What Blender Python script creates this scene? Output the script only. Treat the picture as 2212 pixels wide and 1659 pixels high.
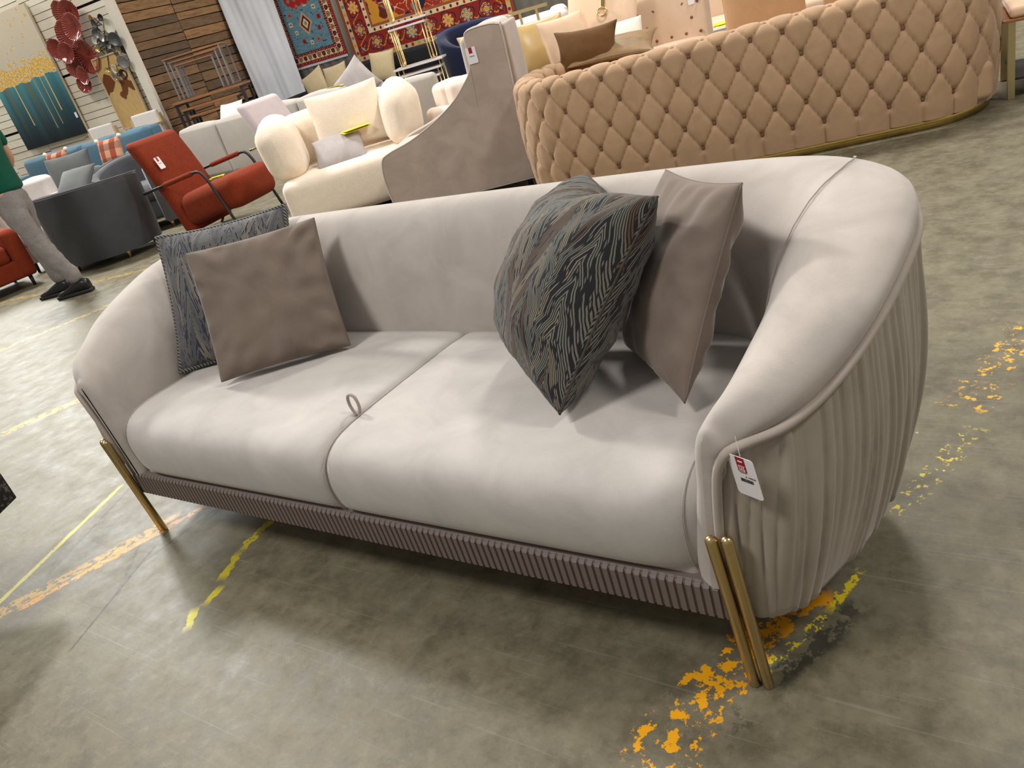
import bpy, bmesh, math, random
from mathutils import Vector, Matrix, noise
from math import sin, cos, pi, radians, sqrt, exp
random.seed(7)
for o in list(bpy.data.objects): bpy.data.objects.remove(o)
SC = bpy.context.scene
COL = SC.collection

# ------------------------------------------------------------------ camera
EYE = 1.25
cx_ = (0.81501786, 0.51448513, -0.26655381)      # image right in world axes
cd_ = (0.03913744, -0.50785137, -0.8605552)      # image down
cf_ = (-0.57811257, 0.69093562, -0.43404357)     # view direction
cam_d = bpy.data.cameras.new('camera'); cam = bpy.data.objects.new('camera', cam_d); COL.objects.link(cam)
M = Matrix.Identity(4)
for r in range(3):
    M[r][0] = cx_[r]; M[r][1] = -cd_[r]; M[r][2] = -cf_[r]
M[2][3] = EYE
cam.matrix_world = M
cam_d.sensor_fit = 'HORIZONTAL'; cam_d.sensor_width = 36.0; cam_d.lens = 1700.0/2212.0*36.0
cam_d.clip_start = 0.05; cam_d.clip_end = 200
SC.camera = cam

# ------------------------------------------------------------------ light and exposure
vs = SC.view_settings
vs.view_transform = 'Standard'; vs.look = 'None'; vs.gamma = 1.0; vs.use_curve_mapping = False
vs.exposure = -0.18
W = bpy.data.worlds.new('world'); SC.world = W; W.use_nodes = True
bg = W.node_tree.nodes['Background']; bg.inputs[0].default_value = (1.0, 0.98, 0.95, 1); bg.inputs[1].default_value = 0.36
def lamp(x, y, z, size, power, col=(1, .97, .92), aim=None, sy=None):
    d = bpy.data.lights.new('high_bay_light', 'AREA'); d.shape = 'RECTANGLE' if sy else 'SQUARE'
    d.size = size
    if sy: d.size_y = sy
    d.energy = power; d.color = col
    o = bpy.data.objects.new('high_bay_light', d); COL.objects.link(o); o.location = (x, y, z)
    if aim:
        o.rotation_euler = (Vector(aim)-Vector((x, y, z))).to_track_quat('-Z', 'Y').to_euler()
    return o
lamp(-9.5, 4.2, 6.5, 0.9, 640, (1, .98, .95), (-2, 1.5, 0))        # key from the left aisle
lamp(-1.2, 6.6, 6.5, 0.9, 290, (1, .96, .90))                        # behind the sofa
lamp(-3.0, -2.2, 6.5, 1.4, 290, (1, .97, .93), (-2, 1.5, 0))         # over the photographer's aisle
lamp(3.8, 2.4, 6.5, 1.2, 250, (1, .96, .9))
lamp(-6.0, 9.5, 6.5, 1.4, 360, (1, .94, .84))
lamp(-11.5, 3.5, 6.5, 1.4, 230, (1, .95, .86))
lamp(-17.0, 6.3, 5.5, 2.4, 620, (.97, 1, .96), (-4, 1.5, 0))
lamp(2.0, 11.0, 6.5, 1.4, 220, (1, .94, .86))

# ------------------------------------------------------------------ material helpers
def srgb(r, g, b):
    f = lambda c: (c/255/12.92) if c/255 <= .04045 else ((c/255+.055)/1.055)**2.4
    return (f(r), f(g), f(b), 1)
class T:
    def __init__(s, name):
        s.m = bpy.data.materials.new(name); s.m.use_nodes = True; s.t = s.m.node_tree
        s.b = s.t.nodes['Principled BSDF']
    def put(s, sock, v):
        if isinstance(v, bpy.types.NodeSocket): s.t.links.new(v, sock)
        elif v is not None: sock.default_value = v
    def n(s, typ, **kw):
        nd = s.t.nodes.new(typ)
        for k, v in kw.items(): setattr(nd, k, v)
        return nd
    def math(s, op, a, b=None, c=None, clamp=False):
        nd = s.n('ShaderNodeMath', operation=op); nd.use_clamp = clamp
        s.put(nd.inputs[0], a)
        if b is not None: s.put(nd.inputs[1], b)
        if c is not None: s.put(nd.inputs[2], c)
        return nd.outputs[0]
    def mix(s, f, a, b, mode='MIX'):
        nd = s.n('ShaderNodeMix', data_type='RGBA', blend_type=mode)
        s.put(nd.inputs[0], f); s.put(nd.inputs[6], a); s.put(nd.inputs[7], b)
        return nd.outputs[2]
    def noise(s, vec, scale, detail=4, rough=.55, out=0, dist=0):
        nd = s.n('ShaderNodeTexNoise'); s.put(nd.inputs['Vector'], vec)
        nd.inputs['Scale'].default_value = scale; nd.inputs['Detail'].default_value = detail
        nd.inputs['Roughness'].default_value = rough; nd.inputs['Distortion'].default_value = dist
        return nd.outputs[out]
    def coord(s, which='Object'):
        return s.n('ShaderNodeTexCoord').outputs[which]
    def pos(s): return s.n('ShaderNodeNewGeometry').outputs['Position']
    def mapv(s, vec, sc=(1, 1, 1), loc=(0, 0, 0), rot=(0, 0, 0)):
        nd = s.n('ShaderNodeMapping'); s.put(nd.inputs[0], vec)
        nd.inputs[1].default_value = loc; nd.inputs[2].default_value = rot; nd.inputs[3].default_value = sc
        return nd.outputs[0]
    def ramp(s, f, lo, hi):
        nd = s.n('ShaderNodeMapRange'); s.put(nd.inputs[0], f)
        nd.inputs[1].default_value = lo; nd.inputs[2].default_value = hi
        return nd.outputs[0]
    def xyz(s, vec):
        nd = s.n('ShaderNodeSeparateXYZ'); s.put(nd.inputs[0], vec); return nd.outputs
    def comb(s, x, y, z):
        nd = s.n('ShaderNodeCombineXYZ')
        s.put(nd.inputs[0], x); s.put(nd.inputs[1], y); s.put(nd.inputs[2], z); return nd.outputs[0]
    def bump(s, h, strength=.2, dist=.01):
        nd = s.n('ShaderNodeBump'); s.put(nd.inputs['Height'], h)
        nd.inputs['Strength'].default_value = strength; nd.inputs['Distance'].default_value = dist
        s.put(s.b.inputs['Normal'], nd.outputs[0])
    def base(s, c, rough=.5, metal=0, spec=None):
        s.put(s.b.inputs['Base Color'], c); s.put(s.b.inputs['Roughness'], rough)
        s.b.inputs['Metallic'].default_value = metal
        if spec is not None: s.b.inputs['Specular IOR Level'].default_value = spec
        return s.m
    def sheen(s, w, r=.4, tint=(1, 1, 1, 1)):
        s.b.inputs['Sheen Weight'].default_value = w; s.b.inputs['Sheen Roughness'].default_value = r
        s.b.inputs['Sheen Tint'].default_value = tint
def dim(c, k): return (c[0]*k, c[1]*k, c[2]*k, 1)
def velvet(name, c, sheen=.5, mott=.16, scale=7, grain=.5, rough=.85, bumpy=.12):
    t = T(name); v = t.coord()
    n1 = t.ramp(t.noise(v, scale, 5, .6, dist=.6), .35, .65)
    n2 = t.noise(t.mapv(v, (1, 1, 2.2)), 420, 2, .6)
    col = t.mix(n1, dim(c, 1-mott), dim(c, 1+mott*.6))
    col = t.mix(t.math('MULTIPLY', t.ramp(n2, .3, .7), grain*.35), col, dim(c, 1.35))
    t.base(col, rough, 0, .25); t.sheen(sheen, .35)
    t.bump(t.math('ADD', n2, t.math('MULTIPLY', t.noise(v, 25, 3), 1.5)), bumpy, .002)
    return t.m
def woven(name, c, c2=None, sheen=.15, scale=900, bumpy=.3):
    t = T(name); v = t.coord(); c2 = c2 or dim(c, .72)
    n1 = t.noise(v, scale*.35, 3, .7); n2 = t.noise(v, 14, 4)
    col = t.mix(t.ramp(n1, .35, .65), c2, c)
    col = t.mix(t.math('MULTIPLY', t.ramp(n2, .3, .7), .25), col, dim(c, 1.15))
    t.base(col, .9, 0, .2); t.sheen(sheen, .5); t.bump(n1, bumpy, .003); return t.m
def metal(name, c, rough=.22, brushed=0.0):
    t = T(name); v = t.coord()
    n = t.noise(t.mapv(v, (90, 90, 6)), 3, 3)
    t.base(t.mix(t.math('MULTIPLY', n, .35), c, dim(c, .6)), t.math('ADD', rough, t.math('MULTIPLY', n, brushed)), 1.0)
    return t.m
def plain(name, c, rough=.5, var=.08, scale=30, spec=None):
    t = T(name); n = t.noise(t.coord(), scale, 4)
    return t.base(t.mix(n, dim(c, 1-var), dim(c, 1+var)), rough, 0, spec)

MT = {}
MT['sofa'] = velvet('greige_velvet', srgb(182, 173, 165), .30, .13, 7)
MT['sofa_seat'] = velvet('greige_velvet_seat', srgb(187, 181, 175), .32, .12, 6)
MT['pleat'] = velvet('pleated_velvet', srgb(160, 150, 137), .28, .07, 9)
MT['pipe'] = velvet('piping_velvet', srgb(172, 160, 150), .3, .05, 20)
MT['stitch'] = plain('stitch_thread', srgb(205, 196, 182), .8)
MT['rail'] = plain('taupe_lacquer', srgb(116, 103, 98), .5, .04, 60, .35)
MT['brass'] = metal('brushed_brass', (.66, .50, .24, 1), .17, .16)
MT['gold'] = metal('polished_gold', (.78, .57, .20, 1), .12, .08)
MT['goldp'] = metal('pale_gold', (.66, .55, .30, 1), .28, .1)
MT['taupe'] = velvet('taupe_velvet', srgb(121, 107, 96), .28, .20, 5, .3)
MT['tufted'] = velvet('camel_velvet', srgb(182, 149, 118), .32, .10, 9)
MT['tbutton'] = velvet('camel_button', srgb(120, 90, 68), .2, .05, 30)
MT['wing'] = velvet('mink_velvet', srgb(180, 163, 151), .45, .14, 6)
MT['winglight'] = velvet('mink_velvet_inside', srgb(192, 182, 172), .45, .08, 6)
MT['cream'] = woven('cream_boucle', srgb(243, 228, 208), srgb(225, 208, 188), .2, 500)
MT['rust'] = woven('rust_chenille', srgb(144, 56, 27), srgb(96, 36, 18), .04, 500)
MT['lavender'] = woven('pale_lilac_fabric', srgb(205, 192, 192), srgb(188, 176, 178), .2, 500)
MT['charcoal'] = velvet('charcoal_velvet', srgb(74, 75, 78), .2, .1, 6)
MT['greyv'] = velvet('grey_velvet', srgb(92, 94, 98), .3, .1, 6)
MT['stone'] = woven('stone_linen', srgb(186, 179, 170), srgb(172, 164, 156), .1, 600)
MT['stonew'] = woven('white_linen', srgb(226, 220, 214), srgb(208, 201, 196), .1, 600)
MT['blue'] = woven('blue_fabric', srgb(82, 118, 136), srgb(58, 94, 112), .25, 500)
MT['navy'] = velvet('navy_velvet', srgb(32, 38, 68), .3, .1, 7)
MT['black'] = woven('black_fabric', srgb(30, 31, 34), srgb(22, 22, 25), .05, 600)
MT['beigep'] = woven('beige_linen', srgb(188, 172, 138), srgb(168, 150, 118), .1, 600)
MT['tanp'] = velvet('tan_velvet', srgb(196, 156, 116), .4, .08, 6)
MT['pinkp'] = velvet('blush_velvet', srgb(226, 194, 164), .5, .07, 6)
MT['goldsat'] = plain('gold_satin', srgb(200, 170, 112), .32, .15, 9)
MT['brownp'] = velvet('brown_velvet', srgb(104, 72, 38), .3, .2, 7)
MT['greyp'] = velvet('silver_grey_velvet', srgb(168, 160, 158), .5, .12, 6)
MT['slate'] = velvet('slate_pillow', srgb(94, 96, 96), .25, .1, 6)
MT['whitep'] = velvet('ivory_velvet', srgb(236, 222, 208), .4, .06, 6)
MT['beige2'] = velvet('light_beige_velvet', srgb(206, 180, 155), .4, .06, 6)
MT['blackm'] = plain('black_metal', srgb(36, 34, 34), .45, .1)
MT['steel'] = metal('grey_steel', (.42, .40, .39, 1), .35, .1)
MT['wood'] = plain('walnut_top', srgb(142, 96, 58), .35, .25, 12)
MT['oak'] = plain('pale_oak', srgb(200, 178, 138), .5, .1, 12)
MT['marble'] = plain('white_marble', srgb(214, 211, 212), .18, .06, 6)
MT['paper'] = plain('white_card', srgb(238, 236, 238), .6, .01)
MT['red'] = plain('tag_red', srgb(160, 14, 34), .6, .03)
MT['ink'] = plain('tag_ink', srgb(52, 50, 54), .6, .03)
MT['inkl'] = plain('tag_ink_light', srgb(120, 116, 118), .6, .03)
MT['yellow'] = plain('yellow_paper', srgb(240, 226, 50), .6, .04)
MT['void'] = plain('dark_backing', srgb(18, 16, 15), .9, .1)
MT['cloth'] = plain('white_sheet', srgb(205, 208, 216), .85, .05, 8)

def herring(name, base, c1, c2, c3):
    t = T(name); uv = t.n('ShaderNodeUVMap').outputs[0]
    wob = t.noise(uv, 9, 3, out=1)
    uvw = t.mix(.012, uv, wob, 'ADD')
    s = t.xyz(uvw)
    xs = t.math('MULTIPLY', s[0], 6.0)
    col_id = t.math('FLOOR', xs); f = t.math('FRACT', xs)
    tri = t.math('ABSOLUTE', t.math('SUBTRACT', f, .5))
    rnd = t.n('ShaderNodeTexWhiteNoise', noise_dimensions='1D'); t.put(rnd.inputs['W'], col_id)
    p = t.math('ADD', t.math('ADD', t.math('MULTIPLY', s[1], 7.6), t.math('MULTIPLY', tri, 4.4)), t.math('MULTIPLY', rnd.outputs[0], 3))
    band = t.math('FLOOR', t.math('MULTIPLY', p, 4.8)); fr = t.math('FRACT', t.math('MULTIPLY', p, 4.8))
    key = t.comb(band, t.math('MULTIPLY', tri, 1.7), t.math('MULTIPLY', col_id, 3.3))
    br = t.noise(t.mapv(key, (9, 3, 5)), 1.0, 2)
    stroke = t.math('MULTIPLY', t.math('LESS_THAN', t.math('ABSOLUTE', t.math('SUBTRACT', fr, .5)), .27), t.math('GREATER_THAN', br, .43))
    wn = t.n('ShaderNodeTexWhiteNoise', noise_dimensions='2D')
    t.put(wn.inputs['Vector'], t.comb(t.math('FLOOR', t.math('MULTIPLY', p, 1.4)), t.math('ADD', col_id, t.math('GREATER_THAN', f, .5)), 0))
    cc = t.mix(t.math('GREATER_THAN', wn.outputs[0], .52), c1, c2)
    cc = t.mix(t.math('GREATER_THAN', wn.outputs[0], .80), cc, c3)
    fine = t.noise(t.mapv(uv, (60, 60, 1)), 8, 2)
    col = t.mix(stroke, base, cc); col = t.mix(t.math('MULTIPLY', fine, .35), col, dim(base, 1.0))
    t.base(col, .75, 0, .35); t.sheen(.15); t.bump(t.math('ADD', stroke, t.math('MULTIPLY', fine, .5)), .8, .004)
    return t.m
MT['herr'] = herring('herringbone_jacquard', srgb(36, 33, 38), srgb(134, 134, 122), srgb(116, 90, 66), srgb(160, 148, 126))
MT['herr2'] = herring('herringbone_jacquard_blue', srgb(46, 50, 66), srgb(140, 136, 126), srgb(116, 112, 108), srgb(172, 160, 138))
def rope_mat():
    t = T('twisted_cord'); s = t.xyz(t.coord())
    a = t.math('ADD', t.math('ADD', s[0], s[1]), s[2])
    w = t.math('SINE', t.math('MULTIPLY', a, 520))
    return t.base(t.mix(t.ramp(w, -.4, .8), srgb(34, 34, 40), srgb(130, 128, 118)), .8)
MT['rope'] = rope_mat()
MT['ropedark'] = plain('dark_cord', srgb(66, 56, 50), .8, .4, 60)
MT['goldt'] = plain('satin_gold', (.72, .52, .22, 1), .35, .05)
MT['goldt'].node_tree.nodes['Principled BSDF'].inputs['Metallic'].default_value = .85
MT['bronze'] = plain('bronze_brocade', srgb(138, 108, 70), .4, .3, 30)

# ------------------------------------------------------------------ object helpers
def tag(o, label=None, cat=None, group=None, kind=None):
    if label: o['label'] = label
    if cat: o['category'] = cat
    if group: o['group'] = group
    if kind: o['kind'] = kind
    return o
def thing(name, label, cat, loc=(0, 0, 0), face=None, group=None, rotz=None):
    """an empty at the thing's base; face = world azimuth (deg) its local -Y looks towards"""
    o = bpy.data.objects.new(name, None); COL.objects.link(o); o.location = loc
    o.empty_display_size = .1
    if face is not None: o.rotation_euler = (0, 0, radians(face+90))
    if rotz is not None: o.rotation_euler = (0, 0, radians(rotz))
    return tag(o, label, cat, group)
def link(name, me, mat, parent=None, smooth=True):
    if isinstance(mat, str): mat = MT[mat]
    if mat and not me.materials: me.materials.append(mat)
    if smooth:
        me.polygons.foreach_set('use_smooth', [True]*len(me.polygons))
    o = bpy.data.objects.new(name, me); COL.objects.link(o)
    if parent: o.parent = parent
    return o
class MB:
    def __init__(s): s.v = []; s.f = []; s.uv = None
    def add(s, vs, fs):
        k = len(s.v); s.v += [tuple(v) for v in vs]; s.f += [tuple(i+k for i in f) for f in fs]; return s
    def box(s, c, sz, rz=0, R=None):
        x, y, z = [q/2 for q in sz]; out = []
        Rm = R or Matrix.Rotation(rz, 3, 'Z')
        for a in (-x, x):
            for b in (-y, y):
                for d in (-z, z): out.append(tuple(Rm@Vector((a, b, d))+Vector(c)))
        return s.add(out, [(0, 1, 3, 2), (4, 6, 7, 5), (0, 4, 5, 1), (2, 3, 7, 6), (0, 2, 6, 4), (1, 5, 7, 3)])
    def tube(s, path, r, n=8, closed=False, cap=True):
        P = [Vector(p) for p in path]; m = len(P); rs = r if isinstance(r, (list, tuple)) else [r]*m
        vs = []; up = None
        for i in range(m):
            a = P[(i-1) % m] if (closed or i > 0) else P[i]; b = P[(i+1) % m] if (closed or i < m-1) else P[i]
            t = (b-a); t = t.normalized() if t.length > 1e-9 else Vector((0, 0, 1))
            if up is None:
                up = Vector((0, 0, 1)) if abs(t.z) < .9 else Vector((1, 0, 0))
            u = (up-t*up.dot(t)); u = u.normalized() if u.length > 1e-6 else t.orthogonal().normalized()
            up = u; w = t.cross(u)
            for k in range(n):
                a2 = 2*pi*k/n; vs.append(P[i]+(u*cos(a2)+w*sin(a2))*rs[i])
        fs = []
        for i in range(m if closed else m-1):
            j = (i+1) % m
            for k in range(n): fs.append((i*n+k, i*n+(k+1) % n, j*n+(k+1) % n, j*n+k))
        if not closed and cap: fs += [tuple(range(n))[::-1], tuple((m-1)*n+k for k in range(n))]
        return s.add(vs, fs)
    def grid(s, rows, close_u=False, cap=False):
        nr = len(rows); nc = len(rows[0]); vs = [p for r in rows for p in r]; fs = []
        for i in range(nr-1):
            for j in range(nc if close_u else nc-1):
                k = (j+1) % nc; fs.append((i*nc+j, i*nc+k, (i+1)*nc+k, (i+1)*nc+j))
        if cap: fs += [tuple(range(nc))[::-1], tuple((nr-1)*nc+j for j in range(nc))]
        return s.add(vs, fs)
    def build(s, name, mat, parent=None, smooth=False, bevel=0, seg=2, sub=0, solid=0):
        me = bpy.data.meshes.new(name); me.from_pydata(s.v, [], s.f); me.update()
        bm = bmesh.new(); bm.from_mesh(me); bmesh.ops.recalc_face_normals(bm, faces=bm.faces)
        bm.to_mesh(me); bm.free()
        o = link(name, me, mat, parent, smooth)
        if solid:
            md = o.modifiers.new('solid', 'SOLIDIFY'); md.thickness = solid; md.offset = 0
        if bevel:
            md = o.modifiers.new('bevel', 'BEVEL'); md.width = bevel; md.segments = seg; md.limit_method = 'ANGLE'
            if smooth is False and seg > 1:
                me.polygons.foreach_set('use_smooth', [True]*len(me.polygons)); md.harden_normals = True
        if sub:
            md = o.modifiers.new('sub', 'SUBSURF'); md.levels = sub; md.render_levels = sub
        return o
def soft(name, size, r, mat, parent=None, c=(0, 0, 0), n=9, puff=(0, 0, 0), fn=None, R=None):
    """upholstered block: box with rounded edges, softly crowned faces; fn bends local points"""
    hx, hy, hz = [q/2 for q in size]; r = min(r, hx, hy, hz)
    cache = {}; vs = []; fs = []
    def vid(p):
        k = (round(p[0], 5), round(p[1], 5), round(p[2], 5))
        if k not in cache:
            q = Vector((p[0]*hx, p[1]*hy, p[2]*hz))
            core = Vector((max(-hx+r, min(hx-r, q.x)), max(-hy+r, min(hy-r, q.y)), max(-hz+r, min(hz-r, q.z))))
            d = q-core
            if d.length > 1e-9: q = core+d.normalized()*min(r, r)
            a, b, e = p
            q.x += puff[0]*a*(1-b*b)*(1-e*e); q.y += puff[1]*b*(1-a*a)*(1-e*e); q.z += puff[2]*e*(1-a*a)*(1-b*b)
            if fn: q = Vector(fn(q.x, q.y, q.z))
            if R: q = R@q
            cache[k] = len(vs); vs.append(q+Vector(c))
        return cache[k]
    # parameter positions bunched towards edges
    def ts(h):
        e = 1-r/h if h > r else 0
        core_n = max(2, n-4); L = [-1, -1+(1-e)*.35, -1+(1-e)*.7]
        L += [-e+2*e*i/core_n for i in range(core_n+1)] if e > 0 else [0]
        L += [1-(1-e)*.7, 1-(1-e)*.35, 1]
        return L
    TX, TY, TZ = ts(hx), ts(hy), ts(hz)
    def face(A, B, f):
        for i in range(len(A)-1):
            for j in range(len(B)-1):
                fs.append(tuple(vid(f(A[a], B[b])) for a, b in ((i, j), (i+1, j), (i+1, j+1), (i, j+1))))
    for s_ in (-1, 1):
        face(TX, TY, lambda a, b: (a, b, s_)); face(TX, TZ, lambda a, b: (a, s_, b)); face(TY, TZ, lambda a, b: (s_, a, b))
    fs2 = [f for f in fs if len(set(f)) >= 3]
    fs2 = [tuple(dict.fromkeys(f)) for f in fs2]
    mb = MB(); mb.add(vs, fs2)
    return mb.build(name, mat, parent, smooth=True)
def rot3(xa, za):
    x = Vector(xa).normalized(); z = Vector(za); z = (z-x*z.dot(x)).normalized(); y = z.cross(x)
    return Matrix(((x.x, y.x, z.x), (x.y, y.y, z.y), (x.z, y.z, z.z)))
def pillow_mesh(name, w, h, t, mat, bow=.07, wr=1.0, n=26, seed=0, bend=0, crease=0, front=1.0, back=1.0):
    me_v = []; fs = []; uv = []
    def P(u, v, s):
        e = (1-u**4)*(1-v**4)
        th = t/2*(max(0, 1-u*u)**.42)*(max(0, 1-v*v)**.42)*(1.0)*s*(front if s < 0 else back)
        x = w/2*u*(1-bow*(1-v*v)); z = h/2*v*(1-bow*(1-u*u))
        q = Vector((u*3.1+seed, v*3.1, s*2.0+seed))
        th += wr*.006*s*noise.noise(q)*min(1, e*3)
        cr = sqrt(u*u+v*v)
        ang = math.atan2(v, u)
        th += wr*.0045*s*sin(ang*18+seed+3*noise.noise(q*.7))*max(0, cr-.55)*min(1, e*4)
        y = th
        if crease:
            z -= crease*exp(-(u/.28)**2)*max(0, v)**3
            y += 0
        y += bend*(u*u)
        return (x, y, z)
    nv = n+1
    for s in (-1, 1):
        off = len(me_v)
        for i in range(nv):
            for j in range(nv):
                u = -cos(pi*i/n); v = -cos(pi*j/n)
                me_v.append(P(u, v, s)); uv.append((.5*(u+1)/2+.5*i/n, .5*(v+1)/2+.5*j/n))
        for i in range(n):
            for j in range(n):
                a, b, c, d = off+i*nv+j, off+(i+1)*nv+j, off+(i+1)*nv+j+1, off+i*nv+j+1
                fs.append((a, b, c, d) if s < 0 else (a, d, c, b))
    me = bpy.data.meshes.new(name); me.from_pydata(me_v, [], fs)
    ul = me.uv_layers.new(name='UVMap')
    for p in me.polygons:
        for li in p.loop_indices: ul.data[li].uv = uv[me.loops[li].vertex_index]
    bm = bmesh.new(); bm.from_mesh(me); bmesh.ops.remove_doubles(bm, verts=bm.verts, dist=1e-5)
    bm.to_mesh(me); bm.free()
    return me, P
def pillow(name, label, pos, xa, za, w, h, t, mat, group=None, edge=None, edge_mat=None, cat='pillow', edge_r=.004, seam=True, **kw):
    root = thing(name, label, cat, pos, group=group)
    R = rot3(xa, za); root.rotation_euler = R.to_euler()
    me, P = pillow_mesh('pillow_cover', w, h, t, mat, **kw)
    link('pillow_cover', me, mat, root)
    if seam:
        pts = []
        N = 24
        for k in range(N): pts.append(P(-1+2*k/N, -1, -1))
        for k in range(N): pts.append(P(1, -1+2*k/N, -1))
        for k in range(N): pts.append(P(1-2*k/N, 1, -1))
        for k in range(N): pts.append(P(-1, 1-2*k/N, -1))
        MB().tube(pts, edge_r, 6, closed=True).build(edge or 'seam_piping', edge_mat or mat, root, smooth=True)
    return root
def sm(path, k=4):
    """catmull-rom resample"""
    P = [Vector(p) for p in path]; out = []
    for i in range(len(P)-1):
        p0 = P[max(i-1, 0)]; p1 = P[i]; p2 = P[i+1]; p3 = P[min(i+2, len(P)-1)]
        for j in range(k):
            t = j/k
            out.append(.5*((2*p1)+(p2-p0)*t+(2*p0-5*p1+4*p2-p3)*t*t+(-p0+3*p1-3*p2+p3)*t**3))
    out.append(P[-1]); return out
def text_mesh(name, s, size, mat, parent, loc, R, align='CENTER', ext=.0002):
    cu = bpy.data.curves.new(name, 'FONT'); cu.body = s; cu.size = size; cu.align_x = align; cu.extrude = ext
    tmp = bpy.data.objects.new(name, cu); COL.objects.link(tmp)
    dg = bpy.context.evaluated_depsgraph_get(); me = bpy.data.meshes.new_from_object(tmp.evaluated_get(dg))
    bpy.data.objects.remove(tmp)
    o = link(name, me, mat, parent, smooth=False)
    o.matrix_local = Matrix.Translation(Vector(loc)) @ R.to_4x4()
    return o
# ================================================================== floor
def floor_mat():
    t = T('polished_concrete'); p = t.pos(); s = t.xyz(p)
    n1 = t.noise(p, .8, 7, .65, dist=1.2); n2 = t.noise(p, 9, 5, .65); n3 = t.noise(p, 60, 4, .7)
    c = t.mix(t.ramp(n1, .2, .8), srgb(94, 86, 66), srgb(120, 113, 91))
    c = t.mix(t.math('MULTIPLY', t.ramp(n2, .4, .75), .55), c, srgb(136, 130, 108))
    c = t.mix(t.math('MULTIPLY', t.ramp(n2, .5, .25), .45), c, srgb(62, 58, 48))
    c = t.mix(t.math('MULTIPLY', t.ramp(n3, .55, .8), .35), c, srgb(74, 70, 62))
    n5 = t.noise(p, 4.5, 6, .7, dist=1.0); n6 = t.noise(p, 22, 5, .75)
    c = t.mix(t.math('MULTIPLY', t.ramp(n5, .50, .72), .38), c, srgb(72, 66, 52))
    c = t.mix(t.math('MULTIPLY', t.ramp(n6, .50, .68), .40), c, srgb(142, 136, 114))
    c = t.mix(t.math('MULTIPLY', t.ramp(n6, .46, .32), .35), c, srgb(66, 62, 52))
    # fine scratches in two directions
    for rot, k in ((.9, .16), (2.2, .14), (-.25, .14)):
        sc = t.noise(t.mapv(p, (1.2, 70, 1), rot=(0, 0, rot)), 1.6, 3, .5, dist=.5)
        c = t.mix(t.math('MULTIPLY', t.ramp(sc, .66, .72), k), c, srgb(176, 172, 160))
        sc = t.noise(t.mapv(p, (1.0, 55, 1), loc=(7, 3, 0), rot=(0, 0, rot+.5)), 1.6, 3, .5, dist=.5)
        c = t.mix(t.math('MULTIPLY', t.ramp(sc, .69, .74), k*1.2), c, srgb(70, 66, 58))
    def seg(c, x0, y0, x1, y1, w, col, thr=.5, scale=14, op=1.0, soft=.015, jag=.35, aniso=1):
        L = sqrt((x1-x0)**2+(y1-y0)**2); dx, dy = (x1-x0)/L, (y1-y0)/L
        u = t.math('ADD', t.math('MULTIPLY', t.math('SUBTRACT', s[0], x0), dx), t.math('MULTIPLY', t.math('SUBTRACT', s[1], y0), dy))
        v = t.math('SUBTRACT', t.math('MULTIPLY', t.math('SUBTRACT', s[1], y0), dx), t.math('MULTIPLY', t.math('SUBTRACT', s[0], x0), dy))
        nz = t.noise(t.mapv(t.comb(u, v, x0), (1, aniso, 1)), scale, 5, .65)
        vj = t.math('ADD', t.math('ABSOLUTE', v), t.math('MULTIPLY', t.math('SUBTRACT', nz, .5), w*jag*4))
        m = t.ramp(vj, w/2+soft*.3, w/2-soft*.3)
        m = t.math('MULTIPLY', m, t.math('MULTIPLY', t.ramp(u, -.02, .01), t.ramp(u, L+.02, L-.01)), clamp=True)
        if thr is not None:
            n4 = t.noise(t.comb(u, v, y0+3), scale*1.7, 5, .7)
            m = t.math('MULTIPLY', m, t.ramp(n4, thr, thr+.025))
        return t.mix(t.math('MULTIPLY', m, op), c, col)
    Y, O, PY = srgb(226, 204, 24), srgb(238, 166, 8), srgb(206, 196, 84)
    # dark damp stains and tyre marks
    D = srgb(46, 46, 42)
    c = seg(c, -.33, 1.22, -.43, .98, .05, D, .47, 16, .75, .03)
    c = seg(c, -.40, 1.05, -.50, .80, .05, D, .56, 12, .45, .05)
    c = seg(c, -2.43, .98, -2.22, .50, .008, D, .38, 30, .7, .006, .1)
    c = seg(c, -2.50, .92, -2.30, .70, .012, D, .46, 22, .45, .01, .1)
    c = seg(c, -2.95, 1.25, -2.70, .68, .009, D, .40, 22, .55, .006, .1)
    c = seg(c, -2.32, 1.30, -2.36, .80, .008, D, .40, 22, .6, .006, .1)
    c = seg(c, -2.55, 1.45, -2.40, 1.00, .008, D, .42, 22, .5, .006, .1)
    # floor paint
    c = seg(c, -2.70, .40, -2.96, 1.12, .020, PY, .36, 26, .85, .008, .2)
    c = seg(c, -2.72, .42, -2.46, 1.04, .055, srgb(222, 176, 74), .47, 22, .7, .03, .25)
    c = seg(c, -2.62, .55, -2.40, 1.10, .028, srgb(236, 168, 76), .44, 30, .9, .006, .4)
    c = seg(c, -2.07, 1.30, -2.03, .98, .030, srgb(186, 172, 30), .42, 30, 1, .003, .5)
    c = seg(c, -2.02, .95, -1.985, .86, .030, srgb(186, 172, 30), .36, 30, 1, .003, .45)
    c = seg(c, -1.95, .82, -1.94, .77, .026, srgb(196, 184, 40), .30, 30, 1, .004, .3)
    c = seg(c, -1.95, .73, -1.91, .685, .026, srgb(206, 196, 50), .30, 30, 1, .004, .3)
    c = seg(c, -.50, 1.06, -.60, .74, .095, O, .52, 17, 1, .004, .5)
    c = seg(c, -.50, .88, -.53, .70, .030, O, .56, 30, 1, .004, .4)
    c = seg(c, -.40, 1.24, -.50, 1.05, .055, srgb(222, 150, 14), .46, 26, 1, .004, .45)
    c = seg(c, -.345, 1.31, -.375, 1.20, .020, Y, .46, 34, 1, .006, .35)
    c = seg(c, -.375, 1.19, -.455, 1.00, .020, Y, .55, 34, .9, .006, .35)
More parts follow.
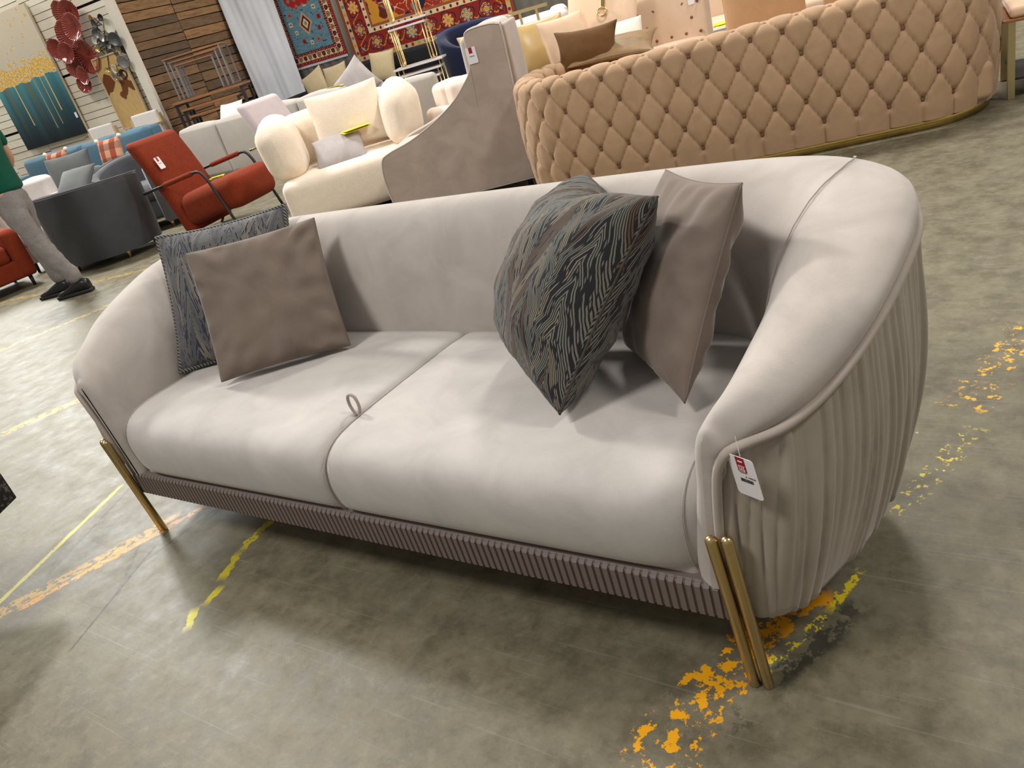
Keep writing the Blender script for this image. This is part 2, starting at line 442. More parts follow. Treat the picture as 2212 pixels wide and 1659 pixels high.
    c = seg(c, -.10, 2.45, -.22, 1.98, .10, srgb(232, 178, 40), .56, 24, .9, .01, .35)
    c = seg(c, -.19, 1.88, -.31, 1.52, .05, srgb(226, 206, 60), .56, 30, .8, .01, .35)
    c = seg(c, -4.55, .90, -4.10, 1.85, .075, srgb(222, 176, 80), .47, 20, .7, .03, .25)
    c = seg(c, -4.10, 1.85, -3.40, 3.3, .075, srgb(210, 180, 96), .54, 20, .4, .03, .25)
    c = seg(c, -6.40, 1.55, -5.50, 3.9, .07, srgb(206, 172, 70), .48, 14, .5, .03, .3)
    c = seg(c, -8.60, 2.78, -4.6, 4.25, .08, srgb(196, 164, 60), .48, 12, .5, .04, .3)
    c = seg(c, -5.4, 3.6, -4.4, 4.0, .30, srgb(150, 152, 140), .40, 3, .4, .05, .3)
    # small white flecks of debris
    vo = t.n('ShaderNodeTexVoronoi'); t.put(vo.inputs['Vector'], p); vo.inputs['Scale'].default_value = 5
    c = t.mix(t.math('MULTIPLY', t.math('LESS_THAN', vo.outputs['Distance'], .018), .7), c, srgb(196, 192, 184))
    rough = t.math('ADD', .44, t.math('MULTIPLY', t.ramp(n2, .3, .75), .2))
    t.base(c, rough, 0, .42)
    t.bump(t.math('ADD', n3, t.math('MULTIPLY', n2, .6)), .12, .003)
    return t.m
MT['floor'] = floor_mat()
tag(MB().box((-6, 5, -.05), (34, 26, .1)).build('floor', 'floor'), kind='structure')

# ================================================================== the big sofa
SX, SY = -1.453, 1.35
sofa = thing('curved_sofa', 'large greige velvet foreground sofa with pleated sides and paired gold legs', 'sofa', (SX, SY, 0))
# stations of the right half: outer x,y | inner x,y at the seat | crest height | piping height | foot x,y
ST = [(1.010, .978, .950, .988, .575, .525, .978, .984),
      (1.044, .992, .955, 1.02, .602, .545, 1.018, .986),
      (1.090, 1.028, .960, 1.06, .627, .555, 1.058, 1.002),
      (1.128, 1.097, .962, 1.12, .652, .567, 1.095, 1.062),
      (1.165, 1.16, .962, 1.18, .677, .600, 1.122, 1.138),
      (1.196, 1.25, .962, 1.26, .702, .640, 1.155, 1.24),
      (1.213, 1.38, .955, 1.37, .738, .672, 1.168, 1.38),
      (1.213, 1.50, .930, 1.47, .763, .692, 1.166, 1.50),
      (1.175, 1.63, .865, 1.552, .770, .700, 1.12, 1.615),
      (1.075, 1.735, .765, 1.592, .777, .700, 1.02, 1.695),
      (.90, 1.785, .63, 1.603, .779, .700, .86, 1.742),
      (.50, 1.80, .40, 1.605, .780, .700, .48, 1.755),
      (0, 1.80, 0, 1.605, .781, .702, 0, 1.755)]
full = ST + [(-a[0], a[1], -a[2], a[3], a[4], a[5], -a[6], a[7]) for a in ST[-2::-1]]
NS = len(full)
def station(s):
    """catmull-rom over the whole U, s in 0..NS-1"""
    i = min(int(s), NS-2); t = s-i
    p0, p1, p2, p3 = full[max(i-1, 0)], full[i], full[i+1], full[min(i+2, NS-1)]
    return [.5*((2*b)+(c-a)*t+(2*a-5*b+4*c-d)*t*t+(-a+3*b-3*c+d)*t**3) for a, b, c, d in zip(p0, p1, p2, p3)]
def roll(s):
    ox, oy, ix, iy, h, hp, fx, fy = station(s)
    O = Vector((ox, oy-SY, 0)); I = Vector((ix, iy-SY, 0)); D = I-O; Wd = D.length; u = D/Wd
    a = h-hp; k = min(1, (h-.42)/.37)
    fw = max(0, 1-min(s, NS-1-s)/3.0)
    lo = .004+.030*fw
    prof = [(.036, .232), (.034, .245), (.028, .32), (.020, .40), (.010, .40+.6*(hp-.40)), (.003, hp-.012), (.0, hp), (-.010, hp+.22*a), (-.010, hp+.45*a), (-.002, hp+.68*a), (.10*Wd, h-.10*a), (.24*Wd, h-.01*a),
            (.36*Wd, h), (.48*Wd, h-.006*k), (.60*Wd, h-.024*k), (.72*Wd, h-.055*k), (.83*Wd, h-.10*k), (.92*Wd, h-.16*k),
            (.98*Wd, h-.24*k), (1.0*Wd, h-.30*k), (Wd+lo*.3, .41), (Wd+lo*.6, .345), (Wd+lo, .29), (Wd+lo, .245), (Wd+lo-.003, .232)]
    return [O+u*d+Vector((0, 0, z)) for d, z in prof]
rows = []
S0 = [i*.5 for i in range(2*(NS-1)+1)]
for s in S0: rows.append(roll(s))
def shrink(row, f, dy, dz):
    c = (row[0]+row[-1])/2; top = max(p.z for p in row); n_ = len(row); out = []
    for p in row:
        t = min(1, max(0, (p.z-.245)/(top-.245)))
        x = c.x+(.035 if c.x > 0 else -.035)*t
        out.append(Vector((x+(p.x-x)*f, p.y+dy+(1-f)*(.984-SY-p.y)*.6, p.z-dz*t**6)))
    return out
rows = [shrink(rows[0], .0, -.0165, .021), shrink(rows[0], .12, -.016, .020), shrink(rows[0], .55, -.014, .010), shrink(rows[0], .88, -.008, .003)]+rows+[shrink(rows[-1], .88, -.008, .003), shrink(rows[-1], .55, -.014, .010), shrink(rows[-1], .12, -.016, .020), shrink(rows[-1], .0, -.0165, .021)]
MB().grid(rows).build('upholstered_shell', 'sofa', sofa, smooth=True, sub=1)
# pleated outside
random.seed(11)
def panel():
    # arc length table
    N = 1500; S = [i/N*(NS-1) for i in range(N+1)]; L = [0]; P = []
    for s in S: P.append(station(s))
    for i in range(N): L.append(L[-1]+math.hypot(P[i+1][0]-P[i][0], P[i+1][1]-P[i][1]))
    tot = L[-1]; cr = [0]
    while cr[-1] < tot: cr.append(cr[-1]+random.choice((.009, .012, .015, .018, .024, .034))*random.uniform(.8, 1.2))
    amp = [random.uniform(.45, 1.2) for _ in cr]; lean = [random.uniform(-.012, .012) for _ in cr]; cut = [random.uniform(-.3, 1.3) for _ in cr]
    cols = []; M_ = 1150
    j = 0
    for i in range(M_+1):
        l = tot*i/M_
        while j < N and L[j+1] < l: j += 1
        j = min(j, N-1); f = (l-L[j])/(L[j+1]-L[j]+1e-9); a = [p+(q-p)*f for p, q in zip(P[j], P[min(j+1, N)])]
        q0, q1 = P[max(j-3, 0)], P[min(j+4, N)]
        tx, ty = q1[0]-q0[0], q1[1]-q0[1]; ln = math.hypot(tx, ty); nx, ny = ty/ln, -tx/ln
        if nx*a[0]+ny*(a[1]-1.2) < 0: nx, ny = -nx, -ny
        col = []
        R = 22
        for r in range(R+1):
            v = r/R; ht = a[5]-.004; z = .168+(ht-.168)*v
            x = a[6]+(a[0]-a[6])*v**.8; y = a[7]+(a[1]-a[7])*v**.8
            # the fold we are in
            ll = l+.010*sin(l*9+v*3)+.004*sin(l*31)*(1-v)
            k = 0
            lo, hi = 0, len(cr)-2
            while lo < hi:
                m = (lo+hi+1)//2
                if cr[m]+lean[m]*(v-.5) <= ll: lo = m
                else: hi = m-1
            k = lo; c0 = cr[k]+lean[k]*(v-.5); c1 = cr[k+1]+lean[k+1]*(v-.5)
            w = max(c1-c0, .004); uu = min(1, max(0, (ll-c0)/w)); dome = sqrt(max(0, 1-(2*uu-1)**2))
            env = .55+.45*sin(pi*min(1, v*1.15))
            if cut[k] > .8: env *= (v if cut[k] > 1.05 else 1-v*.8)
            d = dome*amp[k]*min(.0150, w*.62)*env + .016*sin(pi*v)*min(1, l/.10, (tot-l)/.10)
            if v > .97: d -= .004
            col.append(Vector((x+nx*d, y+ny*d-SY, z)))
        # tuck under the bottom edge
        b = col[0]; col = [b+Vector((-nx*.05, -ny*.05, .004)), b+Vector((-nx*.008, -ny*.008, -.004))]+col
        cols.append(col)
    cols = [[p+Vector((-.018, .0, 0)) for p in cols[0]]]+cols+[[p+Vector((.018, .0, 0)) for p in cols[-1]]]
    MB().grid(cols).build('pleated_panel', 'pleat', sofa, smooth=True)
panel()
# piping between shell and pleats
pp = []
for s in [i*.33 for i in range(5, int((NS-1)/.33)-4)]:
    a = station(s); b = station(min(s+.1, NS-1)); c = station(max(s-.1, 0))
    tx, ty = b[0]-c[0], b[1]-c[1]; ln = math.hypot(tx, ty) or 1; nx, ny = ty/ln, -tx/ln
    if nx*a[0]+ny*(a[1]-1.2) < 0: nx, ny = -nx, -ny
    pp.append(Vector((a[0]+nx*.006, a[1]+ny*.006-SY, a[5]-.003)))
front = [(.976, .968, .28), (.984, .965, .38), (.994, .962, .46), (1.003, .961, .505), (1.016, .964, .530), (1.032, .973, .541)]
left = [Vector((-x, y-SY, z)) for x, y, z in front]; right = [Vector((x, y-SY, z)) for x, y, z in front]
path = right+[p for p in pp if True]+left[::-1]
MB().tube(sm(path, 2), .0085, 10).build('piping', 'pipe', sofa, smooth=True)
# seams where the arm rolls meet the back
def roll_at(s, kf):
    r = roll(s); i = min(int(kf), len(r)-2); f = kf-i; return r[i].lerp(r[i+1], f)
for sg in (1, -1):
    pts = []
    for i in range(25):
        f = i/24; s = 8.9-3.0*f**.9; kf = 9.5+8.8*f
        if sg < 0: s = NS-1-s
        p = roll_at(s, kf); pts.append(p+Vector((-.0016*sg, -.0034, .0025)))
    MB().tube(pts, .0016, 5).build('welt_seam', 'pipe', sofa, smooth=True)
# seat deck, frame and fluted rail
soft('seat_deck', (1.84, .62, .10), .02, 'sofa', sofa, (0, 1.30-SY, .215), n=6)
MB().box((0, 1.36-SY, .185), (2.0, .66, .03)).build('base_board', 'void', sofa)
rb = MB(); x0, x1 = -.983, .983; pitch = .0172; n = int((x1-x0-.03)/pitch); xs = []
prof_x = [(x0, 0)]
st = x0+(x1-x0-n*pitch)/2
for i in range(n):
    a = st+i*pitch
    prof_x += [(a, 0), (a+pitch*.62, 0), (a+pitch*.72, .0042), (a+pitch*.9, .0042)]
prof_x += [(st+n*pitch, 0), (x1, 0)]
rows = []
for z, off, keep in ((.158, .022, 0), (.160, .001, 1), (.228, 0, 1), (.2375, .010, .15), (.238, .04, 0)):
    rows.append([Vector((x, .968-SY+off+g*keep, z)) for x, g in prof_x])
rb.grid(rows)
rb.build('fluted_rail', 'rail', sofa)
MB().box((0, 1.00-SY, .197), (1.95, .05, .076)).build('rail_core', 'rail', sofa)
# legs: two rods side by side at each front corner, single pairs behind
def rod(pts, r):
    a, b = Vector(pts[0]), Vector(pts[1]); d = (b-a); path = [a]; rs = [r]
    path.append(b); rs.append(r)
    u = d.normalized()
    for k in range(1, 7):
        an = pi/2*k/6; path.append(b+u*r*sin(an)); rs.append(max(r*cos(an), .0004))
    path = [a, a+u*.003]+path[1:]; rs = [r*.93, r]+rs[1:]
    return path, rs
for sg in (1, -1):
    lg = MB()
    for (bx, by, tx, ty, tz) in ((.992, .972, .976, .943, .368), (1.016, .976, 1.001, .949, .366)):
        p, rs = rod(((sg*bx, by-SY, .0), (sg*tx, ty-SY, tz)), .0108); lg.tube(p, rs, 20)
    lg.build('front_leg', 'brass', sofa, smooth=True)
    lg = MB(); p, rs = rod(((sg*.93, 1.66-SY, 0), (sg*.93, 1.66-SY, .15)), .012); lg.tube(p, rs, 16)
    lg.build('rear_leg', 'brass', sofa, smooth=True)
# seat cushions: profile front to back taken along y
PR = [(1.64, .405), (1.60, .425), (1.45, .432), (1.29, .436), (1.12, .439), (1.045, .435), (1.005, .424), (.976, .405), (.961, .380), (.954, .348), (.955, .310), (.962, .272), (.975, .246), (1.00, .240), (1.10, .240)]
def seat(sg, name):
    X = [0.004, .008, .016, .03, .07, .15, .3, .45, .6, .72, .80, .85, .89, .915, .935, .95, .96, .964]
    rows = []
    for x in X:
        e = 1-exp(-x/.010)               # roll-off at the joint between the cushions
        o = max(0, x-.80)/.165           # rounding of the outer front corner
        dy = .105*(1-sqrt(max(0, 1-o**2.6)))
        dz = .022*(1-e)+.030*max(0, (x-.90)/.064)**3
        fy = .016*(1-e)
        row = []
        for y, z in PR:
            t = max(0, min(1, (1.35-y)/.38))
            yy = y+(dy*t if z > .235 else 0)+(fy if y < 1.02 else 0)
            zz = z-dz*(1 if z > .33 else 0)+(.004*noise.noise(Vector((x*sg*3, y*3, 1))) if z > .3 else 0)
            if z < .33 and x > .9: zz += .01*(x-.9)/.064
            row.append(Vector((sg*x, yy-SY, zz)))
        rows.append(row)
    mb = MB(); mb.grid(rows); c = sum(rows[0], Vector())/len(rows[0])
    c0 = [Vector((sg*.003, (p.y-c.y)*.93+c.y, (p.z-c.z)*.85+c.z)) for p in rows[0]]
    mb.v = []; mb.f = []; mb.grid([c0]+rows+[[Vector((sg*.9645, (p.y-c.y)*.9+c.y+.03, (p.z-c.z)*.8+c.z)) for p in rows[-1]]])
    o = mb.build(name, 'sofa_seat', sofa, smooth=True, sub=1)
    def seam(x, mat, r, nm, lo=2, hi=13, off=.0):
        o_ = max(0, x-.80)/.165; dy = .105*(1-sqrt(max(0, 1-o_**2.6))); pts = []
        for y, z in PR[lo:hi]:
            t = max(0, min(1, (1.35-y)/.38)); dz = .030*max(0, (x-.90)/.064)**3+(.022*exp(-x/.010))
            pts.append(Vector((sg*x, y+dy*t-SY-.0006, z+.0006+off-dz*(1 if z > .33 else 0))))
        MB().tube(sm(pts, 3), r, 5).build(nm, mat, o, smooth=True)
    seam(.912, 'pipe', .0012, 'edge_stitching')
    if sg > 0: seam(.012, 'pipe', .0016, 'edge_stitching')
    return o
seat(1, 'seat_cushion'); seat(-1, 'seat_cushion')
# little fabric loop standing in the gap between the seat cushions
lp = [(.006, 1.128, .425), (.018, 1.128, .452), (.016, 1.128, .478), (.004, 1.128, .487), (-.010, 1.128, .480), (-.014, 1.128, .455), (-.004, 1.128, .425)]
lpm = MB(); lpm.tube([Vector((x-.004, y-SY, z)) for x, y, z in sm(lp, 4)], .0042, 8)
lpm.build('pull_loop', 'pipe', sofa, smooth=True)

# price tags: rounded card, red panel, words and bars
def card_tag(w, h, name, parent_loc, R, detail=False, parent=None, label=None, cat='price tag'):
    t = thing(name, label, cat, parent_loc) if parent is None else None
    if t: t.rotation_euler = R.to_euler()
    def rr(w, h, r, y):
        out = []
        for cx0, cz0, a0 in ((w/2-r, h/2-r, 0), (-w/2+r, h/2-r, 90), (-w/2+r, -h/2+r, 180), (w/2-r, -h/2+r, 270)):
            for k in range(5):
                a = radians(a0+k*22.5); out.append(Vector((cx0+r*cos(a), y, cz0+r*sin(a))))
        return out
    mb = MB(); f, b = rr(w, h, w*.13, -.0004), rr(w, h, w*.13, .0004); n = len(f)
    mb.add(f+b, [tuple(range(n)), tuple(range(n, 2*n))[::-1]]+[(i, (i+1) % n, n+(i+1) % n, n+i) for i in range(n)])
    if t is None:
        o = mb.build(name, 'paper', parent); o.matrix_local = Matrix.Translation(Vector(parent_loc))@R.to_4x4()
    else: o = mb.build('card', 'paper', t)
    p = o if t is None else t
    rx = -w*.02
    MB().box((rx, -.0006, h*.31), (w*.34, .0006, h*.36)).build('red_panel', 'red', p)
    if detail:
        RT = Matrix.Rotation(pi/2, 3, 'X')
        text_mesh('lettering', 'my', h*.125, MT['paper'], p, (rx, -.0010, h*.235), RT)
        text_mesh('lettering', 'life', h*.125, MT['paper'], p, (rx, -.0010, h*.150), RT)
        MB().box((rx, -.0010, h*.395), (w*.18, .0004, h*.035)).build('emblem', 'paper', p)
        text_mesh('lettering', 'FURNITURE', h*.028, MT['inkl'], p, (rx, -.0006, h*.095), RT)
        text_mesh('lettering', '$ 1,998.00', h*.055, MT['ink'], p, (w*.22, -.0006, -h*.0), RT)
        bars = MB(); x = -w*.2; random.seed(3)
        while x < w*.28:
            bw = w*random.choice((.008, .014, .02)); bars.box((x, -.0006, -h*.085), (bw, .0004, h*.085)); x += bw+w*random.choice((.01, .016))
        bars.build('barcode', 'ink', p)
    else:
        MB().box((0, -.0006, -h*.05), (w*.5, .0006, h*.05)).build('print_line', 'inkl', p)
    return p
tg = card_tag(.049, .084, 'price_tag', (-.406, .959, .497), rot3((.936, -.352, .009), (-.057, -.125, .99)), True,
              label='white price tag with red logo panel hanging on the pleated side of the big sofa')
MB().tube([(0, .002, .042), (-.003, .006, .055), (-.004, .008, .075)], .0005, 5).build('string', 'paper', tg)

# ------------------------------------------------------------------ pillows on the big sofa
GP = 'throw pillows on the big greige sofa'
p1 = pillow('herringbone_pillow', 'dark herringbone pillow with corded edge, in the left corner of the foreground sofa', (-2.262, 1.478, .638), (.856, .517, -.023), (-.236, .431, .871), .46, .46, .13, 'herr2', GP, 'cord_edging', 'rope', edge_r=.009, seed=2, bow=.07)
p2 = pillow('velvet_pillow', 'plain taupe velvet pillow in front of another pillow, left end of foreground sofa', (-1.998, 1.402, .630), (.755, .655, -.028), (-.275, .356, .893), .405, .405, .12, 'taupe', GP, seed=5, edge_r=.0018, bow=.04, wr=1.9, n=40)
p3 = pillow('herringbone_pillow', 'plump brown and grey herringbone pillow standing edge-on, right end of foreground sofa', (-.915, 1.405, .640), (.715, -.695, .048), (.447, .451, .772), .45, .47, .25, 'herr', GP, 'cord_edging', 'ropedark', edge_r=.0032, seed=9, bow=.09, wr=2.2, crease=.03, front=1.3, back=.85, n=34)
p4 = pillow('velvet_pillow', 'plain taupe velvet pillow against the right arm of the foreground sofa', (-.690, 1.440, .632), (.669, -.736, .101), (.276, .373, .886), .42, .42, .13, 'taupe', GP, seed=14, edge_r=.0022, bow=.06, wr=1.6, n=40)
mbt = MB(); mbt.box((-.235, .0, -.20), (.035, .003, .025)); mbt.build('fabric_label', 'navy', p3)
# ================================================================== the hall: walls and what hangs on them
def plank_mat(name, a, b, grime, rough=.8):
    t = T(name); at = t.n('ShaderNodeAttribute'); at.attribute_name = 'tone'
    v = t.coord(); g = t.noise(t.mapv(v, (1, 1, 8)), 5, 5, .6); k = t.noise(v, 3, 4)
    c = t.mix(at.outputs['Fac'], a, b)
    c = t.mix(t.math('MULTIPLY', t.ramp(g, .45, .75), grime), c, dim(a, .45))
    c = t.mix(t.math('MULTIPLY', t.ramp(k, .55, .8), grime*.8), c, dim(b, .5))
    t.base(c, rough, 0, .2); t.bump(g, .3, .004); return t.m
MT['whiteplank'] = plank_mat('whitewashed_planks', srgb(214, 205, 186), srgb(232, 224, 206), .12)
MT['pallet'] = plank_mat('pallet_planks', srgb(98, 84, 70), srgb(164, 126, 88), .7)
MT['post'] = plain('whitewashed_post', srgb(222, 214, 200), .8, .05, 10)
MT['greywall'] = plain('grey_sheet_wall', srgb(150, 146, 136), .8, .06, 4)
def plank_wall(name, o, d, L, H, mat, ph=(.10, .15), cw=1.05, gap=.010, seed=1, thick=.02, out=None):
    random.seed(seed); d = Vector((d[0], d[1], 0)).normalized(); n = Vector((-d.y, d.x, 0))
    if n.dot(Vector((o[0], o[1], 0))) > 0: n = -n
    mb = MB(); tones = []
    ang = math.atan2(d.y, d.x)
    s = 0; c = 0
    while s < L:
        w = min(cw*random.uniform(.9, 1.15), L-s); z = random.uniform(-.08, 0.0)
        while z < H:
            h = random.uniform(*ph)
            if random.random() < .06: z += .03
            k = random.uniform(-.004, .004)
            pc = Vector(o)+d*(s+w/2)+n*(random.uniform(0, .008)+thick/2+(.006 if c % 2 else 0))+Vector((0, 0, z+h/2))
            R = Matrix.Rotation(ang, 3, 'Z')@Matrix.Rotation(k*1.5, 3, 'Y')
            mb.box(pc, (w-.008, thick, h-gap), R=R); tones.append(random.random())
            z += h
        s += w; c += 1
    wall = mb.build(name, mat); at = wall.data.attributes.new('tone', 'FLOAT', 'FACE')
    for i, p in enumerate(wall.data.polygons): at.data[i].value = tones[i//6]
    bk = MB(); bk.box(Vector(o)+d*L/2-n*.06+Vector((0, 0, H/2)), (L, .1, H), rz=ang)
    bk.build('wall_backing', 'void', wall)
    return tag(wall, kind='structure')
CN = (-11.63, 7.80, 0)
plank_wall('wall_left', CN, (-.985, -.17), 8.0, 4.2, 'whiteplank', (.085, .135), .95, .008, 4)
plank_wall('wall_pallets', CN, (-.06, 1), 2.15, 4.2, 'pallet', (.10, .155), .95, .012, 9)
tag(MB().box((CN[0]+.02, CN[1]-.08, 2.1), (.17, .06, 4.2), rz=radians(9.8)).build('trim_1', 'post'), kind='structure')
BW = Vector((-11.30, 10.35, 0)); BD = Vector((.985, .17, 0)); BN = Vector((.17, -.985, 0)); BA = math.atan2(.17, .985)
mb = MB(); pts = []
for i in range(600):
    s = -1.5+i*.03; pts.append(BW+BD*s+BN*(.012*sin(s*38)))
mb.grid([[p+Vector((0, 0, 0)) for p in pts], [p+Vector((0, 0, 4.2)) for p in pts]])
tag(mb.build('wall_back', 'greywall', smooth=True, solid=.04), kind='structure')

# white sheet hanging at the end of the pallet wall
mb = MB(); R_ = []
for zi in range(30):
    z = .35+3.7*zi/29; row = []
    for i in range(60):
        u = i/59; p = Vector((-11.66, 9.62, 0)).lerp(Vector((-11.02, 10.25, 0)), u*(1-.12*(1-zi/29))+.06*(1-zi/29))
        d = .012*sin(u*19+1.6*sin(z*1.1))+.006*sin(u*47+2*z)+.07*noise.noise(Vector((u*3.2, z*.9, 0)))
        row.append(p+Vector((.7*d, -.7*d, z)))
    R_.append(row)
tag(mb.grid(R_).build('hanging_sheet', 'cloth', smooth=True, solid=.004), 'white fabric sheet hanging in folds beside the pallet wood wall', 'sheet')

def color_mat(name, rough=.9, bumpy=.2):
    t = T(name); at = t.n('ShaderNodeAttribute'); at.attribute_name = 'Col'
    n = t.noise(t.coord(), 160, 3)
    t.base(t.mix(t.math('MULTIPLY', n, .35), at.outputs['Color'], (.02, .015, .015, 1)), rough, 0, .2)
    t.bump(n, bumpy, .004); return t.m
MT['rugmat'] = color_mat('wool_pile'); MT['paint'] = color_mat('canvas_paint', .5, .1)
def picture_grid(name, w, h, nx, ny, fn, mat, parent=None, thick=.012):
    vs, fs, cols = [], [], []
    for j in range(ny+1):
        for i in range(nx+1): vs.append((w*i/nx-w/2, -thick/2, h*j/ny))
    for j in range(ny):
        for i in range(nx):
            a = j*(nx+1)+i; fs.append((a, a+1, a+nx+2, a+nx+1)); cols.append(fn((i+.5)/nx, (j+.5)/ny))
    k = len(vs); vs += [(-w/2, thick/2, 0), (w/2, thick/2, 0), (w/2, thick/2, h), (-w/2, thick/2, h)]
    c = [0, nx, (ny+1)*(nx+1)-1, ny*(nx+1)]
    fs += [(k+1, k, k+3, k+2), (c[0], k, k+1, c[1]), (c[1], k+1, k+2, c[2]), (c[2], k+2, k+3, c[3]), (c[3], k+3, k, c[0])]
    cols += [cols[-1]]*5
    me = bpy.data.meshes.new(name); me.from_pydata(vs, [], fs); at = me.color_attributes.new('Col', 'FLOAT_COLOR', 'CORNER')
    for p in me.polygons:
        for li in p.loop_indices: at.data[li].color = cols[p.index]
    return link(name, me, mat, parent, smooth=False)
def hang(o, s, z, off, face_wall='back'):
    if face_wall == 'back':
        o.location = BW+BD*s+BN*off+Vector((0, 0, z)); o.rotation_euler = (0, 0, BA)
    else:
        d = Vector((-.985, -.17, 0)); n = Vector((.17, -.985, 0))
        o.location = Vector(CN)+d*s+n*off+Vector((0, 0, z)); o.rotation_euler = (0, 0, BA)
# rugs: colours worked out square by square
RED, DRED, CRM, BLU, NVY, OCH, TEAL, PNK = [srgb(*c) for c in ((150, 34, 26), (92, 22, 26), (222, 196, 150), (98, 136, 150), (28, 36, 62), (204, 142, 48), (92, 128, 124), (186, 96, 74))]
def border(u, v, w, h, b):
    return min(u*w, (1-u)*w, v*h, (1-v)*h)
def rug1(u, v):
    w, h = 1.2, 2.1; x, y = u*w, v*h; d = border(u, v, w, h, 0)
    along = x if min(y, h-y) < min(x, w-x) else y
    if d < .02: return RED
    if d < .055: return DRED if (along*28) % 1 > .4 else PNK
    if d < .155:
        c = ((along/.10) % 1-.5)*.10; r = sqrt(c*c+(d-.105)**2)
        if r < .012: return RED
        if r < .030: return DRED if int(along/.10) % 2 else srgb(150, 120, 96)
        if r < .038: return NVY
        return CRM if abs(abs(c)-.02-(d-.105)*.5) > .006 else DRED
    if d < .19: return DRED if (along*28) % 1 > .4 else PNK
    if d < .197: return NVY
    # field with medallions
    for my in (.62, 1.50):
        a = abs(x-.6)/.13+abs(y-my)/.17
        if a < .25: return srgb(110, 140, 130)
        if a < .5: return CRM
        if a < .8: return DRED
        if a < 1.0: return srgb(206, 150, 110)
        if a < 1.12 and (x*40) % 1 > .5: return srgb(190, 180, 120)
    if abs(y-1.06) < .17 and abs(x-.6) < .27-.6*max(0, abs(y-1.06)-.06):
        q = (abs(x-.6) % .13, abs(y-1.06) % .11)
        return srgb(120, 130, 110) if abs(q[0]-.065)+abs(q[1]-.055) < .04 else srgb(176, 30, 34)
    for k, (px, py) in enumerate(((.36, .52), (.84, .50), (.34, .80), (.86, .82), (.45, .36), (.75, .34), (.60, .32), (.36, 1.32), (.85, 1.34), (.30, .66), (.90, .66), (.52, .88), (.70, .90))):
        r = max(abs(x-px), abs(y-py))
        if r < .012: return NVY
        if r < .034 and (k % 3 or (x*60+y*50) % 1 > .3): return (CRM, RED, PNK)[k % 3]
    n = noise.noise(Vector((x*9, y*30, 3)))
    if noise.noise(Vector((x*26, y*26, 8))) > .48: return NVY
    return dim(BLU, 1+.25*n)
def rug2(u, v):
    w, h = 3.0, 2.7; x, y = u*w, v*h; d = border(u, v, w, h, 0)
    along = x if min(y, h-y) < min(x, w-x) else y
    if d < .05: return srgb(140, 66, 42)
    if d < .12:
        c = ((along/.12) % 1-.5)*.12; r = sqrt(c*c+(d-.085)**2)
        return (NVY, RED, OCH, TEAL)[int(along/.12) % 4] if r < .026 else srgb(196, 170, 126)
    if d < .42:
        c = ((along/.34) % 1-.5)*.34; r = sqrt(c*c+(d-.27)**2); a = math.atan2(d-.27, c)
        if r < .03: return OCH
        if r < .085+.018*cos(a*8): return (TEAL, DRED, OCH)[int(along/.34) % 3] if (r*60) % 1 > .35 else CRM
        if abs(r-.13-.02*sin(a*4)) < .008: return NVY
        if abs(d-.27-.08*sin(along*18)) < .010: return OCH
        return srgb(142, 36, 24)
    if d < .49:
        c = ((along/.12) % 1-.5)*.12; r = sqrt(c*c+(d-.455)**2)
        return (RED, NVY, DRED)[int(along/.12) % 3] if r < .024 else CRM
    if d < .53: return srgb(150, 84, 58)
    X, Y_ = (x-1.5)/1.0, (y-1.35)/.85; r = sqrt(X*X+Y_*Y_); a = math.atan2(Y_, X)
    pet = 1+.18*cos(a*8)
    q = noise.noise(Vector((x*7, y*7, 1)))
    if r < .16: return OCH if r < .07 else RED
    if r < .34*pet: return CRM if q > -.12 else RED
    if r < .40*pet: return NVY
    if r < .62*pet:
        return CRM if noise.noise(Vector((x*5, y*5, 4))) > -.05 else srgb(168, 44, 28)
    if r < .66*pet: return OCH
    if r > 1.02 and abs(X)+abs(Y_) > 1.32: return OCH if q > -.18 else srgb(96, 40, 26)
    if q > .30: return NVY
    if q < -.33: return TEAL
    if abs(q-.12) < .02: return CRM
    return srgb(160, 44, 26)
def rug(label, w, h, nx, ny, fn, s, z, off):
    t = thing('wall_rug', label, 'rug', group='patterned rugs hung on the far wall')
    picture_grid('rug_pile', w, h, nx, ny, fn, 'rugmat', t)
    fr = MB()
    for i in range(int(w/.03)):
        fr.box((-w/2+.015+i*.03, 0, -.018), (.022, .006, .04))
    fr.build('fringe', 'cloth', t); hang(t, s, z, off); return t
rug('slate blue oriental rug with red border and diamond medallions, hanging on the far wall', 1.2, 2.1, 150, 262, rug1, .62, 1.03, .05)
rug('large red oriental rug with ochre corners and cream flowers, hanging on the far wall', 3.0, 2.7, 300, 270, rug2, 2.86, .80, .08)

